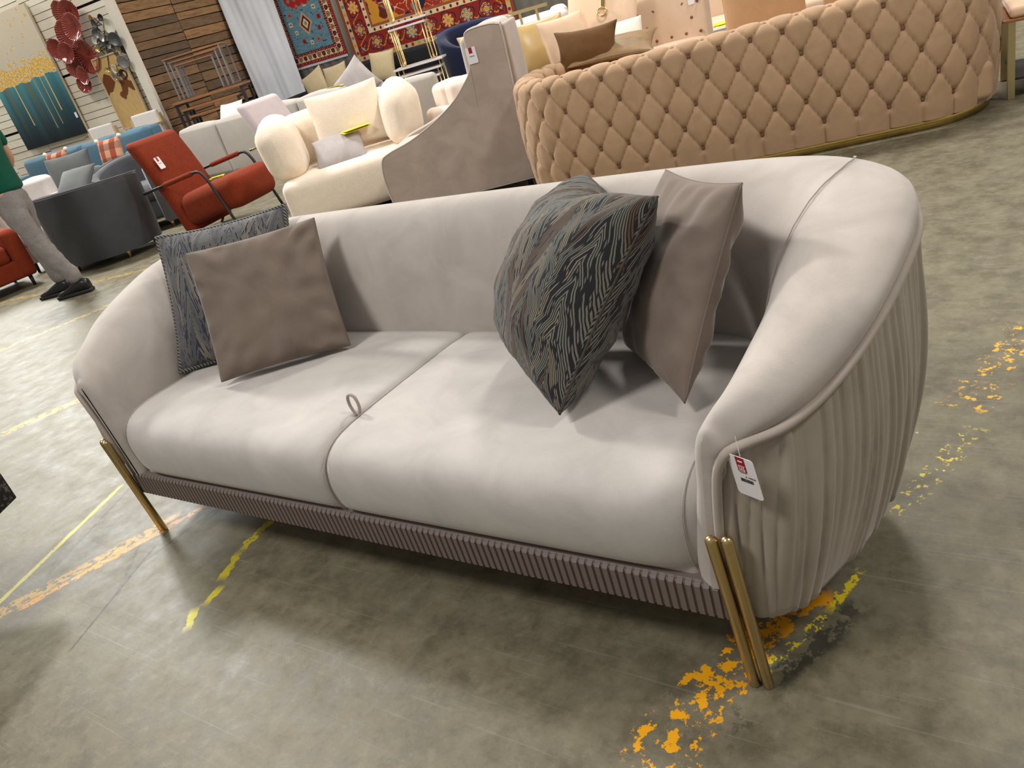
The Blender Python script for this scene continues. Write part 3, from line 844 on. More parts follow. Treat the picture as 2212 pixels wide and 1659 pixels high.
# painting on the white planks
def canvas(u, v):
    q = noise.noise(Vector((u*3, v*1.2, 2)))
    g = noise.noise(Vector((u*24, v*30, 5))); g2 = noise.noise(Vector((u*34, v*38, 9)))
    sky = srgb(226-20*(1-v)*1.2+8*q, 212-18*(1-v)+6*q, 186+4*q)
    edge = .50+.05*noise.noise(Vector((u*5, 0, 1)))
    if v > edge:
        dens = exp(-((v-edge-.05)/.075)**2)*1.1
        if g+dens*1.15-.42 > .0:
            k = noise.noise(Vector((u*70, v*70, 1)))
            return (srgb(150, 112, 70), srgb(226, 174, 76), srgb(240, 192, 84), srgb(238, 228, 206), srgb(214, 178, 110))[int((k+1)*2.49)]
        return sky
    st = noise.noise(Vector((u*9, v*.6, 3))); d = v/edge
    col = Vector((70, 138, 150))*d**1.0+Vector((26, 34, 40))*(1-d)
    col += Vector((34, 40, 36))*st*(.3+d)
    for uc, wd, top, bot in ((.30, .008, .5, .17), (.62, .006, .5, .10), (.72, .006, .5, .12), (.80, .005, .5, .22)):
        if abs(u-uc) < wd and bot < v < top: col = Vector((226, 194, 120))
    for uc in (.16, .50):
        if abs(u-uc) < .035: col += (Vector((150, 120, 80))-col)*.55*min(1, d)
    for uc in (.36, .66):
        if abs(u-uc) < .05: col += (Vector((104, 146, 150))-col)*.4*min(1, d)
    return srgb(*[max(12, min(245, c)) for c in col])
pt = thing('abstract_painting', 'tall abstract painting, teal and black below gold flecks, hanging on white plank wall', 'painting')
picture_grid('canvas', 1.60, 1.98, 130, 160, canvas, 'paint', pt, .04)
MB().box((.74, -.024, .30), (.05, .003, .085)).build('price_label', 'paper', pt)
hang(pt, 2.46, 1.05, .09, 'white')
# map picture
def map_fn(u, v):
    n = noise.noise(Vector((u*2.4+1, v*4.2, 3)))+.4*noise.noise(Vector((u*7, v*10, 1)))
    base = srgb(214, 178, 118)
    dens = exp(-((v-.55)/.26)**2)
    if n+dens*.62 > .62: return srgb(120, 70, 36) if n > .02 else srgb(150, 96, 56)
    return dim(base, 1+.1*noise.noise(Vector((u*12, v*12, 2))))
mp = thing('map_picture', 'tan framed picture with dark brown map shapes, leaning beside the white corner post', 'picture')
picture_grid('print', .60, 1.05, 60, 105, map_fn, 'paint', mp, .02)
fb = MB()
for c, s in (((0, -.005, 0), (.64, .04, .02)), ((0, -.005, 1.05), (.64, .04, .02)), ((-.31, -.005, .525), (.02, .04, 1.07)), ((.31, -.005, .525), (.02, .04, 1.07))): fb.box(c, s)
fb.build('frame', 'oak', mp); hang(mp, .50, .95, .12, 'white')

# red glass plates
def glass_mat():
    t = T('red_glass'); v = t.coord(); s = t.xyz(v)
    a = t.math('ARCTAN2', s[2], s[0]); w = t.math('SINE', t.math('MULTIPLY', a, 34))
    c = t.mix(t.ramp(w, -.8, .8), srgb(150, 36, 24), srgb(196, 100, 84))
    t.base(c, .12, 0, .6); t.b.inputs['Coat Weight'].default_value = .6
    t.bump(w, .8, .02); return t.m
MT['glass'] = glass_mat()
def wpt(px_az, el, r): return Vector((r*cos(radians(px_az)), r*sin(radians(px_az)), EYE+r*math.tan(radians(el))))
def on_white(az, el, off):
    """point on the white plank wall seen at azimuth az, elevation el"""
    t = math.tan(radians(az)); s = (CN[1]-t*CN[0])/(.17-.985*t) if True else 0
    p = Vector((CN[0]-.985*s, CN[1]-.17*s, 0)); r = p.length; p += Vector((.17, -.985, 0))*off
    p.z = EYE+r*math.tan(radians(el)); return p
def dish(R, dep, mat, name, parent, n=44, ruff=.022, seed=0):
    rows = []
    for i in range(9):
        f = i/8; row = []
        for k in range(n):
            a = 2*pi*k/n; r = R*(.04+.96*f)*(1+ruff*f*f*sin(a*9+seed))
            row.append(Vector((r*cos(a), -dep*f**1.8-ruff*.5*R*f*f*sin(a*9+seed*2), r*sin(a))))
        rows.append(row)
    return MB().grid(rows, close_u=True, cap=False).add([r for r in rows[0]], [tuple(range(n))]).build(name, mat, parent, smooth=True, solid=.006)
plates = thing('glass_wall_plates', 'cluster of overlapping red ruffled glass plates mounted on the white plank wall', 'wall art', on_white(148.9, 3.6, .05))
plates.rotation_euler = (0, 0, BA)
PLT = [(150, 25, .20), (172, 22, .19), (188, 52, .21), (163, 72, .24), (145, 100, .17), (174, 108, .17), (203, 118, .27), (186, 140, .18), (211, 155, .15), (199, 177, .15)]
PAZ = {}
for i, (px, py, r) in enumerate(PLT):
    cxp, cyp = (px-1106)/1700, (py-829.5)/1700
    d = Vector(cf_)+Vector(cx_)*cxp+Vector(cd_)*cyp
    az = math.degrees(math.atan2(d.y, d.x)); el = math.degrees(math.atan2(d.z, math.hypot(d.x, d.y)))
    p = on_white(az, el, .10+.06*(i % 3))-plates.location
    q = Matrix.Rotation(-BA, 3, 'Z')@p
    o = dish(r*.92, .07, 'glass', 'glass_plate', plates, seed=i*1.7); o.location = q; o.rotation_euler = (radians(random.uniform(-8, 8)), 0, radians(random.uniform(-12, 12)))
discs = thing('disc_wall_sculpture', 'cluster of grey discs with small brass and white cups, mounted by the white corner post', 'wall art', on_white(147.2, 3.0, .05))
discs.rotation_euler = (0, 0, BA)
MT['greydisc'] = metal('grey_metal_disc', (.16, .17, .17, 1), .4, .1); MT['cup'] = plain('white_enamel', srgb(222, 220, 204), .35)
DSC = [(208, 37, .05, 'gold'), (233, 35, .05, 'blackm'), (226, 47, .07, 'greydisc'), (246, 54, .11, 'cup'), (225, 69, .08, 'greydisc'), (241, 74, .08, 'steel'), (254, 78, .06, 'gold'), (222, 84, .06, 'cup'), (268, 80, .10, 'greydisc'),
       (246, 94, .07, 'cup'), (235, 90, .08, 'greydisc'), (232, 101, .05, 'gold'), (278, 104, .06, 'blackm'), (263, 119, .13, 'greydisc'), (286, 128, .10, 'steel'), (247, 131, .04, 'gold'), (263, 145, .065, 'cup'), (252, 146, .04, 'gold'), (297, 145, .055, 'cup'), (281, 155, .07, 'blackm'), (270, 160, .06, 'steel'), (277, 177, .06, 'cup')]
for i, (px, py, r, m) in enumerate(DSC):
    cxp, cyp = (px-1106)/1700, (py-829.5)/1700
    d = Vector(cf_)+Vector(cx_)*cxp+Vector(cd_)*cyp
    az = math.degrees(math.atan2(d.y, d.x)); el = math.degrees(math.atan2(d.z, math.hypot(d.x, d.y)))
    p = on_white(az, el, .07+.05*(i % 3))-discs.location; q = Matrix.Rotation(-BA, 3, 'Z')@p
    o = dish(r, .03, m, {'gold': 'brass_cup', 'cup': 'white_cup'}.get(m, 'metal_disc'), discs, n=22, ruff=0, seed=i); o.location = q
    o.rotation_euler = (radians(random.uniform(-10, 10)), 0, radians(random.uniform(-20, 20)))
rodm = MB(); P_ = [c.location for c in discs.children]
for a, b in zip(P_[:-1], P_[1:]): rodm.tube([a+Vector((0, .02, 0)), b+Vector((0, .02, 0))], .006, 5)
rodm.build('support_rod', 'blackm', discs)
# closing walls out of the picture and the hall's ceiling
tag(MB().box((7.0, 5.0, 2.1), (.2, 24, 4.2)).build('wall_right', 'greywall'), kind='structure')
# ================================================================== furniture behind
def legs4(t, w, d, h, mat, r=.02, inset=.06, taper=.7, name='leg', y0=0):
    for sx in (-1, 1):
        for sy in (-1, 1):
            MB().tube([(sx*(w/2-inset), y0+sy*(d/2-inset), 0), (sx*(w/2-inset), y0+sy*(d/2-inset), h)], [r*taper, r], 10).build(name, mat, t, smooth=True)
# ---- the tufted sofa seen from behind
def tufted_sofa():
    A, B, R = 1.345, .50, .46           # half length, half depth of the rounded plan
    t = thing('tufted_sofa', 'long camel button-tufted velvet sofa with gold base, seen from behind', 'sofa', (-1.685, 4.872, 0), rotz=19.3)
    # plan path (counter-clockwise seen from above, local -y is the side towards the viewer)
    def plan():
        pts = []
        def arc(cx, cy, a0, a1, k=14):
            for i in range(k+1):
                a = radians(a0+(a1-a0)*i/k); pts.append((cx+R*cos(a), cy+R*sin(a)))
        pts.append((-A+.25, B)); arc(-A+R, B-R, 110, 180); arc(-A+R, -B+R, 180, 270)
        for i in range(1, 12): pts.append((-A+R+(2*A-2*R)*i/12, -B))
        arc(A-R, -B+R, 270, 360); arc(A-R, B-R, 0, 70); pts.append((A-.25, B))
        return pts
    pts = plan(); L = [0]
    for a, b in zip(pts[:-1], pts[1:]): L.append(L[-1]+math.hypot(b[0]-a[0], b[1]-a[1]))
    tot = L[-1]
    def at(l):
        l = max(0, min(tot, l)); i = 0
        while i < len(L)-2 and L[i+1] < l: i += 1
        f = (l-L[i])/(L[i+1]-L[i]); x = pts[i][0]+(pts[i+1][0]-pts[i][0])*f; y = pts[i][1]+(pts[i+1][1]-pts[i][1])*f
        l0, l1 = max(0, l-.03), min(tot, l+.03); return x, y
    def at_n(l):
        x, y = at(l); x0, y0 = at(l-.04); x1, y1 = at(l+.04); tx, ty = x1-x0, y1-y0; n = math.hypot(tx, ty)
        return x, y, ty/n, -tx/n
    PW, PH = .162, .125; mid = tot/2
    H0 = .17                       # lowest button row
    # outer surface goes up from .055 to the roll, over the top and down inside
    def section(v):
        """v = length up the surface; returns outward offset and height"""
        if v < .62: return (.02*sin(min(v, .62)/.62*pi)-.01*(1-v/.62), .055+v)
        a = (v-.62)/.085
        if a < pi*.95: return (-.085+.085*cos(a)*1.0, .675+.085*sin(a)*.9)
        return (-.17, .675-(v-.62-.085*pi*.95))
    VM = 1.05; NU, NV = 900, 96; rows = []
    def tuft(l, v):
        # v rows measured from the lowest button row, diamond lattice
        r = (v-(H0-.055))/PH; c = (l-mid)/PW
        k = round(c-.5)+.5; g = abs(c-k)*PW; b0 = math.hypot(g, r*PH)
        low = -.026+.013*sin(pi*min(.5, g/PW))**.5+.010*(1-exp(-g/.005))-.020*exp(-(b0/.018)**2)
        if r <= -.25: return low
        a = c+r/2+.5; b = c-r/2+.5       # buttons where both are whole
        da = abs(a-round(a))*PW; db = abs(b-round(b))*PW
        g2 = min(da, db); bt = math.hypot(da, db)
        hi = -.026+.015*(sin(pi*min(.5, da/PW))*sin(pi*min(.5, db/PW)))**.32+.008*(1-exp(-g2/.005))-.022*exp(-(bt/.020)**2)
        if r < 0: f = 1+r/.25; return low+(hi-low)*f
        return hi
    for i in range(NU+1):
        l = tot*i/NU; x, y, nx, ny = at_n(l); col = []
        for j in range(NV+1):
            v = VM*j/NV; off, z = section(v); d = tuft(l, v) if v < .90 else -.02
            if v < .62: dx, dz = d, 0
            else:
                a = min((v-.62)/.085, pi*.95); dx, dz = d*cos(a), d*sin(a)
            e = min(1, i/12, (NU-i)/12)
            q = off+dx
            col.append(Vector((x+nx*q, y+ny*q, z+dz)))
        rows.append(col)
    MB().grid(rows).build('tufted_back', 'tufted', t, smooth=True)
    # buttons: nearest hundred, the side towards the viewer
    spots = []
    for r in range(0, 6):
        v = H0-.055+r*PH
        for k in range(-14, 15):
            c = k+(.5 if r % 2 == 0 else 0)
            l = mid+c*PW
            if .45 < l < tot-.45: spots.append((abs(c), l, v))
    spots.sort(); me = None
    for i, (c_, l, v) in enumerate(spots[:98]):
        x, y, nx, ny = at_n(l); off, z = section(v); a = 0 if v < .62 else (v-.62)/.085
        q = off-.043; P = Vector((x+nx*(off-.034*cos(a)), y+ny*(off-.034*cos(a)), z-.034*sin(a)))
        if me is None:
            rws = []
            for k in range(5):
                f = k/4; rws.append([Vector((.0155*cos(f*pi/2)*cos(b), -.009*sin(f*pi/2), .0155*cos(f*pi/2)*sin(b))) if f < 1 else Vector((.0005*cos(b), -.008, .0005*sin(b))) for b in [2*pi*m/12 for m in range(12)]])
            o = MB().grid(rws, close_u=True, cap=True).build('button', 'tbutton', t, smooth=True); me = o.data
        else:
            o = o0.copy(); COL.objects.link(o); o.parent = t
        o0 = o; o.location = P
        o.rotation_euler = (0, 0, math.atan2(ny, nx)+pi/2)
    # seat, inner body and gold base band
    soft('seat', (2*A-.36, 2*B-.22, .20), .05, 'tufted', t, (0, .06, .36), puff=(0, 0, .02))
    soft('body', (2*A-.20, 2*B-.18, .20), .04, 'tufted', t, (0, .02, .17))
    base = [[Vector((x-nx*.055, y-ny*.055, z)) for x, y, nx, ny in [at_n(tot*i/160) for i in range(161)]] for z in (0, .066)]
    MB().grid(base).build('gold_base', 'gold', t, smooth=True, solid=.02)
    return t
tufted_sofa()

# ---- high-backed wing chair
def wing_chair():
    t = thing('wing_chair', 'tall mink velvet wing chair with sloping sides, between cream loveseat and camel tufted sofa', 'armchair', (-3.63, 4.66, 0), face=206)
    t.scale = (1.05, 1.22, 1.0)
    # side panels: outline in (y,z); y+ is the back
    out = [(-.46, .08), (-.47, .30), (-.45, .44), (-.40, .485), (-.25, .53), (-.10, .60), (.04, .69), (.13, .78), (.19, .86), (.205, .95), (.21, 1.06), (.235, 1.095), (.33, 1.10), (.395, 1.085), (.41, 1.04), (.40, .70), (.385, .08)]
    cum = sm([(0, a, b) for a, b in out], 4)
    for sx in (-1, 1):
        mb = MB(); n = len(cum)
        def ring(x, k): return [Vector((x, p.y*(1-.0*k)+(.0), p.z)) for p in cum]
        cen = Vector((0, .08, .5)); rows = []
        for x, k in ((-.042, .965), (-.035, .992), (-.02, 1), (.02, 1), (.035, .992), (.042, .965)):
            rows.append([Vector((sx*(.315)+x, cen.y+(p.y-cen.y)*k, cen.z+(p.z-cen.z)*(k+.0))) for p in cum])
        mb.grid(rows, close_u=True)
        # caps as fans
        for rr in (rows[0], rows[-1]):
            c = sum(rr, Vector())/n; mb.add(rr+[Vector((rr[0].x, .17, .45))], [(i, (i+1) % n, n) for i in range(n)])
        o = mb.build('side_wing', 'wing', t, smooth=True)
        o.modifiers.new('b', 'EDGE_SPLIT').split_angle = radians(55)
        MB().tube([Vector((sx*.315+sx*.040, p.y*.985+.001, .5+(p.z-.5)*.985)) for p in cum], .0045, 6, closed=True).build('edge_piping', 'winglight', o, smooth=True)
    soft('backrest', (.58, .17, .95), .05, 'winglight', t, (0, .30, .62), puff=(0, .02, .01), fn=lambda x, y, z: (x, y+z*.03, z))
    soft('outer_back', (.66, .035, .94), .015, 'wing', t, (0, .405, .60))
    soft('seat_cushion', (.56, .66, .16), .06, 'winglight', t, (0, -.12, .40), puff=(0, 0, .02))
    soft('seat_base', (.60, .74, .20), .03, 'wing', t, (0, -.05, .23))
    for sx in (-1, 1):
        soft('channel', (.10, .10, .52), .045, 'winglight', t, (sx*.235, .20, .80), fn=lambda x, y, z: (x, y+z*.03, z))
    legs4(t, .62, .78, .14, 'blackm', .02, .05)
    card_tag(.055, .10, 'price_tag', (.363, .222, .94), Matrix.Rotation(pi/2, 3, 'Z'), parent=t)
    return t
wing_chair()

# ---- cream loveseat with balloon arms
def loveseat():
    t = thing('rounded_loveseat', 'cream boucle loveseat with ballooning round arms, facing the greige sofa', 'loveseat', (-5.02, 4.87, 0), face=-46)
    for sx in (-1, 1):
        def f(x, y, z, sx=sx):
            k = 1-.10*(y/.5)**2
            return (x*k+sx*.05*(z+.1)*2, y, z*k+.03*(y>0)*y)
        soft('arm', (.30, .92, .50), .148, 'cream', t, (sx*.50, .04, .60), n=12, puff=(.02, .02, .02), fn=f)
    soft('backrest', (1.06, .30, .62), .14, 'cream', t, (0, .38, .50), n=12, puff=(0, .02, .015))
    soft('seat', (1.18, .98, .36), .07, 'cream', t, (0, -.07, .215), n=10, puff=(0, .01, .02))
    MB().box((0, 0, .02), (1.1, .8, .03)).build('plinth', 'void', t)
    return t
loveseat()
# ---- lounge chairs on tube frames
def lounge(label, loc, face, mat, frame, pad, group, tagged=True):
    t = thing('lounge_chair', label, 'armchair', loc, face=face, group=group)
    soft('backrest', (.58, .125, .90), .045, mat, t, (0, .40, .50), n=8, puff=(0, .01, .0), fn=lambda x, y, z: (x, y+z*.31+.03*(z/.45)**2, z))
    soft('seat', (.58, .74, .27), .085, mat, t, (0, -.085, .305), n=9, puff=(0, .02, .012), fn=lambda x, y, z: (x, y, z-y*.13-(.03*(y/.37)**2 if z < 0 else 0)))
    for sx in (-1, 1):
        pth = sm([(sx*.325, .585, .50), (sx*.325, .30, .535), (sx*.325, -.08, .58), (sx*.325, -.17, .575), (sx*.325, -.215, .52), (sx*.325, -.25, .42), (sx*.325, -.37, 0)], 4)
        MB().tube(pth, .0135, 10).build('arm_frame', frame, t, smooth=True)
        soft('arm_pad', (.052, .40, .045), .022, pad, t, (sx*.325, .11, .558), n=6, fn=lambda x, y, z: (x, y, z-y*.115))
        MB().tube([(sx*.20, .30, .06), (sx*.20, .36, 0)], .012, 8).build('rear_foot', frame, t, smooth=True)
    MB().tube([(-.325, .60, .50), (.325, .60, .50)], .0135, 8).build('rear_bar', frame, t, smooth=True)
    if tagged: card_tag(.065, .115, 'price_tag', (-.19, .376, .72), rot3((1, 0, 0), (0, .31, .95)), parent=t)
    return t
G1 = 'lounge chairs on tube frames'
lounge('rust red fabric lounge chair with black tube arms, left of the cream loveseat', (-6.60, 4.64, 0), 10, 'rust', 'blackm', 'rust', G1)
lounge('pale lilac lounge chair with gold tube arms, directly behind the rust chair', (-6.62, 5.98, 0), 6, 'lavender', 'gold', 'lavender', G1, False)
# ---- generic sofa
def box_sofa(name, label, cat, loc, face, W, D, H, mat, n=3, arm=.16, armh=None, sh=.44, puff=.02, leg='blackm', group=None, tuft=False, backt=.20, crown=0, cush=None, legh=.10):
    t = thing(name, label, cat, loc, face=face, group=group); armh = armh or H*.78
    iw = W-2*arm; cush = cush or mat
    soft('base', (W-.02, D-.04, sh-.16-legh), .03, mat, t, (0, 0, legh+(sh-.16-legh)/2), n=6)
    for sx in (-1, 1): soft('arm', (arm, D, armh-legh), min(.06, arm*.45), mat, t, (sx*(W/2-arm/2), 0, (armh+legh)/2), n=7, puff=(.005, 0, .01))
    for i in range(n):
        w = iw/n; x = -iw/2+w*(i+.5)
        soft('back_module', (w-.006, backt, H-legh), .045, mat, t, (x, D/2-backt/2, (H+legh)/2), n=8, puff=(0, .02, puff+crown), fn=(lambda a, b, c: (a, b, c)))
        soft('seat_cushion', (w-.01, D-backt-.01, .17), .05, cush, t, (x, -backt/2, sh-.085), n=8, puff=(0, .01, puff))
        if tuft:
            bc = soft('back_cushion', (w-.02, .16, H-sh+.02), .06, cush, t, (x, D/2-backt-.06, (H+sh)/2), n=10, puff=(0, .03, .01))
            for sx in (-.22, .22):
                MB().tube([(x+sx*w, D/2-backt-.158, (H+sh)/2+.02), (x+sx*w, D/2-backt-.145, (H+sh)/2+.02)], .012, 8).build('button', mat, bc, smooth=True)
    legs4(t, W, D, legh, leg, .02, .08)
    return t
box_sofa('blue_sofa', 'long blue tufted fabric sofa standing below the abstract painting', 'sofa', (-11.98, 6.38, 0), -80.2, 3.1, .86, .93, 'blue', 4, tuft=True, puff=.03)
box_sofa('modular_sofa', 'long stone grey modular sofa with pale top, seen from behind the rust lounge chair', 'sofa', (-8.62, 7.32, 0), 97.5, 3.1, .78, .77, 'stone', 4, arm=.12, armh=.70, crown=.012, cush='stonew')
box_sofa('modular_armchair', 'stone grey armchair seen from behind, past the right arm of the cream loveseat', 'armchair', (-6.00, 7.10, 0), 118, .85, .75, .70, 'stone', 1, arm=.12, cush='stonew')
box_sofa('black_sofa', 'long black fabric sofa against the far wall below the rugs', 'sofa', (-9.0, 10.05, 0), -80.2, 3.6, .85, .84, 'black', 4, arm=.14)
# ---- dark barrel chair with its back to the aisle
def barrel(label, loc, face, W, D, H, mat, matin, slope=.0, cat='armchair', leg='gold', group=None, name='barrel_chair', th=.09, open_=70, base=.07, tagged=False, flare=.06, seam=True):
    t = thing(name, label, cat, loc, face=face, group=group)
    rows = []; N = 48
    for i in range(N+1):
        u = i/N; a = radians(-90+open_/2+(360-open_)*u)
        sq = .86
        ca, sa = cos(a), sin(a); x = W/2*math.copysign(abs(ca)**sq, ca); y = D/2*math.copysign(abs(sa)**sq, sa)
        h = H-slope*(1-(sa+1)/2)**1.3
        ln = math.hypot(x, y); ix, iy = x*(1-th/ln), y*(1-th/ln)
        k = flare
        col = [Vector((x*(1-k), y*(1-k), base)), Vector((x*(1-k*.6), y*(1-k*.6), base+.10)), Vector((x, y, h*.65)), Vector((x, y, h-.03)), Vector((x*.99+ix*.01, y*.99+iy*.01, h-.008)), Vector(((x+ix)/2, (y+iy)/2, h)), Vector((ix, iy, h-.012)), Vector((ix, iy, h-.05)), Vector((ix, iy, .40)), Vector((ix, iy, base))]
        rows.append(col)
    mb = MB(); mb.grid(rows)
    mb.add(rows[0], [tuple(range(10))]); mb.add(rows[-1], [tuple(range(10))])
    mb.build('wraparound_back', mat, t, smooth=True, sub=1)
    if seam: MB().tube([r[4]+Vector((0, 0, .004)) for r in rows], .006, 6).build('rim_piping', matin, t, smooth=True)
    soft('seat_cushion', (W-2*th-.10, D-2*th-.08, .17), .08, matin, t, (0, -.02, .40), n=9, puff=(0, .02, .02), fn=lambda x, y, z: (x*(1-.10*max(0, y/D*2)**2), y, z))
    soft('seat_base', (W-2*th-.16, D-2*th-.16, .20), .05, mat, t, (0, -.01, .22), n=6)
    legs4(t, W*.62, D*.62, base+.03, leg, .022, .02)
    return t
barrel('dark grey barrel armchair with rounded back turned to the aisle, behind the standing person', (-7.72, 4.02, 0), 118, .98, .86, .74, 'charcoal', 'greyv', slope=.06)
barrel('grey velvet swivel armchair with ribbed inside, between barrel chair and rust chair', (-8.30, 4.95, 0), -62, .92, .84, .80, 'greyv', 'greyv', slope=.16)
barrel('navy velvet tub chair in front of the red wall rug', (-6.30, 8.88, 0), -38, 1.0, .88, 1.02, 'navy', 'navy', slope=.28, th=.13)
# grey sofa behind with pillows, white armchair arm
box_sofa('grey_loveseat', 'grey velvet loveseat heaped with slate pillows, in front of the blue sofa', 'sofa', (-9.55, 5.20, 0), -45, 1.7, .85, .72, 'greyv', 2, arm=.14)
box_sofa('white_armchair', 'white armchair half hidden between standing person and barrel chair', 'armchair', (-8.80, 4.02, 0), -60, .50, .6, .86, 'stonew', 1, arm=.10)
box_sofa('rust_armchair', 'rust red armchair low behind the standing person at the left edge', 'armchair', (-8.62, 3.08, 0), -10, .9, .85, .72, 'rust', 1, arm=.16, armh=.56)
# tufted chairs and sofas behind the wing chair
box_sofa('buttoned_armchair', 'ivory buttoned armchair just behind the wing chair', 'armchair', (-4.13, 5.46, 0), -20, .55, .55, .72, 'whitep', 1, arm=.12, tuft=True)
box_sofa('pale_armchair', 'pale celadon armchair with rounded arm, behind the wing chair top', 'armchair', (-5.05, 8.35, 0), -150, .80, .70, .93, 'stonew', 1, arm=.2, armh=.9)
box_sofa('beige_sofa', 'light beige velvet sofa facing the camel one, strewn with pillows', 'sofa', (-3.78, 6.72, 0), -58, 1.45, .8, .76, 'beige2', 2, arm=.18, tuft=True)
box_sofa('blush_sofa', 'blush sofa with gold framed sides at the very back', 'sofa', (-4.1, 9.65, 0), -80, 1.9, .85, .88, 'pinkp', 2, arm=.12)
box_sofa('taupe_sofa', 'low taupe sofa beyond the white table', 'sofa', (-2.7, 8.35, 0), -80, 1.8, .85, .70, 'beige2', 2, arm=.14)
def tuft_chair():
    t = thing('buttoned_chair', 'light beige buttoned velvet chair with price tag, behind the camel tufted sofa', 'chair', (-2.72, 6.38, 0), face=-76)
    def f(x, y, z): return (x, y+z*.12-.10*(x/.3)**2, z-.04*(x/.3)**2)
    b = soft('backrest', (.66, .14, .62), .06, 'beige2', t, (0, .28, .62), n=14, puff=(0, .03, .02), fn=f)
    for r in range(3):
        for k in range(-2, 3):
            x = k*.12+(.06 if r % 2 else 0)
            if abs(x) < .29: MB().tube([(x, .19-.10*(x/.3)**2+(r-1)*.018, .55+r*.11), (x, .205-.10*(x/.3)**2+(r-1)*.018, .55+r*.11)], .012, 8).build('button', 'tbutton', b, smooth=True)
    soft('seat', (.62, .60, .16), .07, 'beige2', t, (0, -.03, .42), n=9, puff=(0, 0, .03))
    legs4(t, .6, .6, .35, 'gold', .018, .05)
    card_tag(.06, .10, 'price_tag', (.2, .17, .80), rot3((1, 0, 0), (0, .12, 1)), parent=t)
tuft_chair()
def low_table():
    t = thing('low_table', 'low white marble table with yellow papers, beyond the camel tufted sofa', 'table', (-2.45, 7.25, 0), face=-70)
    MB().box((0, 0, .47), (.7, .5, .03)).build('tabletop', 'marble', t, bevel=.004)
    legs4(t, .7, .5, .455, 'gold', .015, .06)
low_table()
def papers(label, loc, rz, s=1, n=3, grp=None):
    mb = MB()
    random.seed(int(abs(loc[0])*100))
    for i in range(n):
        R = Matrix.Rotation(rz+random.uniform(-.3, .3), 3, 'Z')@Matrix.Rotation(random.uniform(-.05, .12), 3, 'X')
        mb.box((random.uniform(-.03, .03)*s, random.uniform(-.03, .03)*s, .004+.006*i), (.26*s, .11*s, .0015), R=R)
    o = mb.build('yellow_paper', 'yellow'); o.location = loc
    return tag(o, label, 'paper', grp)
papers('yellow paper slips lying on the low white marble table', (-2.50, 7.22, .487), .6)

# ---- nested wooden tables, with a second set upside down on top
def nested(name, label, loc, face, w, h, n, top, leg, sq=True, grp=None, th=.018, flip=False, d=None, lw=.022):
    t = thing(name, label, 'table', loc, face=face, group=grp)
    d = d or w*.6
    for i in range(n):
        k = 1-.16*i; hh = h*(1-.10*i); W_, D_ = w*k, d*k; yo = -d*.12*i
        zt = hh-th/2
        tb = MB(); tb.box((0, yo, zt), (W_, D_, th)); o = tb.build('tabletop', top, t, bevel=.003)
        for sx in (-1, 1):
            mb = MB()
            x = sx*(W_/2-lw)
            for sy in (-1, 1): mb.box((x, yo+sy*(D_/2-lw), (hh-th)/2), (lw, lw, hh-th))
            mb.box((x, yo, lw/2), (lw, D_-lw*2, lw)); mb.box((x, yo, hh-th-lw/2), (lw, D_-lw*2, lw*.8))
            mb.build('leg_frame', leg, o)
    if flip: t.rotation_euler = (pi, 0, t.rotation_euler.z)
    return t
nested('nesting_tables', 'set of walnut topped nesting tables with black legs, in front of the pallet wall', (-10.55, 7.98, 0), -52, 1.06, 1.10, 3, 'wood', 'blackm', grp='nested table sets by the pallet wall', d=.6, lw=.034, th=.03)
nested('nesting_tables', 'upturned set of steel legged tables stacked on the walnut nesting tables', (-10.55, 7.98, 1.122), -52, .86, .56, 3, 'wood', 'steel', grp='nested table sets by the pallet wall', d=.52)
def gold_nest(label, loc, face, w, h, n, ztop=0):
    t = thing('marble_nesting_tables', label, 'table', loc, face=face, group='gold and marble nesting tables')
    for i in range(n):
        k = 1-.12*i; hh = h*(1-.11*i); W_, D_ = w*k, w*.55*k; yo = -.05*i
        o = MB().box((0, yo, hh-.011), (W_, D_, .022)).build('marble_top', 'marble', t, bevel=.003)
        for sx in (-1, 1):
            x = sx*(W_/2-.05); r = .05
            p = [(x, yo-D_/2+.03, hh-.022), (x, yo-D_/2+.03, r), (x, yo-D_/2+.045, .02), (x, yo-D_/2+.03+r, .008), (x, yo+D_/2-.03-r, .008), (x, yo+D_/2-.045, .02), (x, yo+D_/2-.03, r), (x, yo+D_/2-.03, hh-.022)]
            MB().tube(p, .0075, 8).build('loop_leg', 'goldt', o, smooth=True)
    return t
gold_nest('lower set of white marble nesting tables with gold loop legs, beside the navy tub chair', (-6.62, 8.05, 0), -62, .62, .76, 3)
gold_nest('middle set of gold legged marble tables standing on the lower marble set', (-6.62, 8.05, .762), -62, .52, .49, 2)
gold_nest('topmost set of gold legged marble tables, cut off by the photo edge', (-6.62, 8.05, 1.254), -62, .46, .45, 2)

# ---- gold framed chairs at the back and right
def gold_frame_chair(label, loc, face, seat='pinkp', h=.85, w=.6):
    t = thing('gold_frame_chair', label, 'chair', loc, face=face, group='chairs with square gold frames')
    for sx in (-1, 1):
        mb = MB(); x = sx*w/2
        for y in (-.26, .26): mb.box((x, y, h*.36), (.03, .03, h*.72))
        mb.box((x, 0, .015), (.03, .55, .03)); mb.box((x, 0, h*.72), (.03, .55, .03)); mb.build('side_frame', 'goldp', t, bevel=.002)
    soft('seat', (w-.04, .54, .12), .04, seat, t, (0, 0, .42), n=6)
    soft('backrest', (w-.06, .09, .45), .04, seat, t, (0, .24, .64), n=6)
    for i in range(3): MB().box((-.18+.18*i, .30, h*.5), (.02, .02, h)).build('back_bar', 'goldp', t)
    MB().box((0, .30, h), (w, .025, .03)).build('top_bar', 'goldp', t)
    MB().box((0, .26, .37), (w, .03, .03)).build('rear_rail', 'goldp', t)
    return t
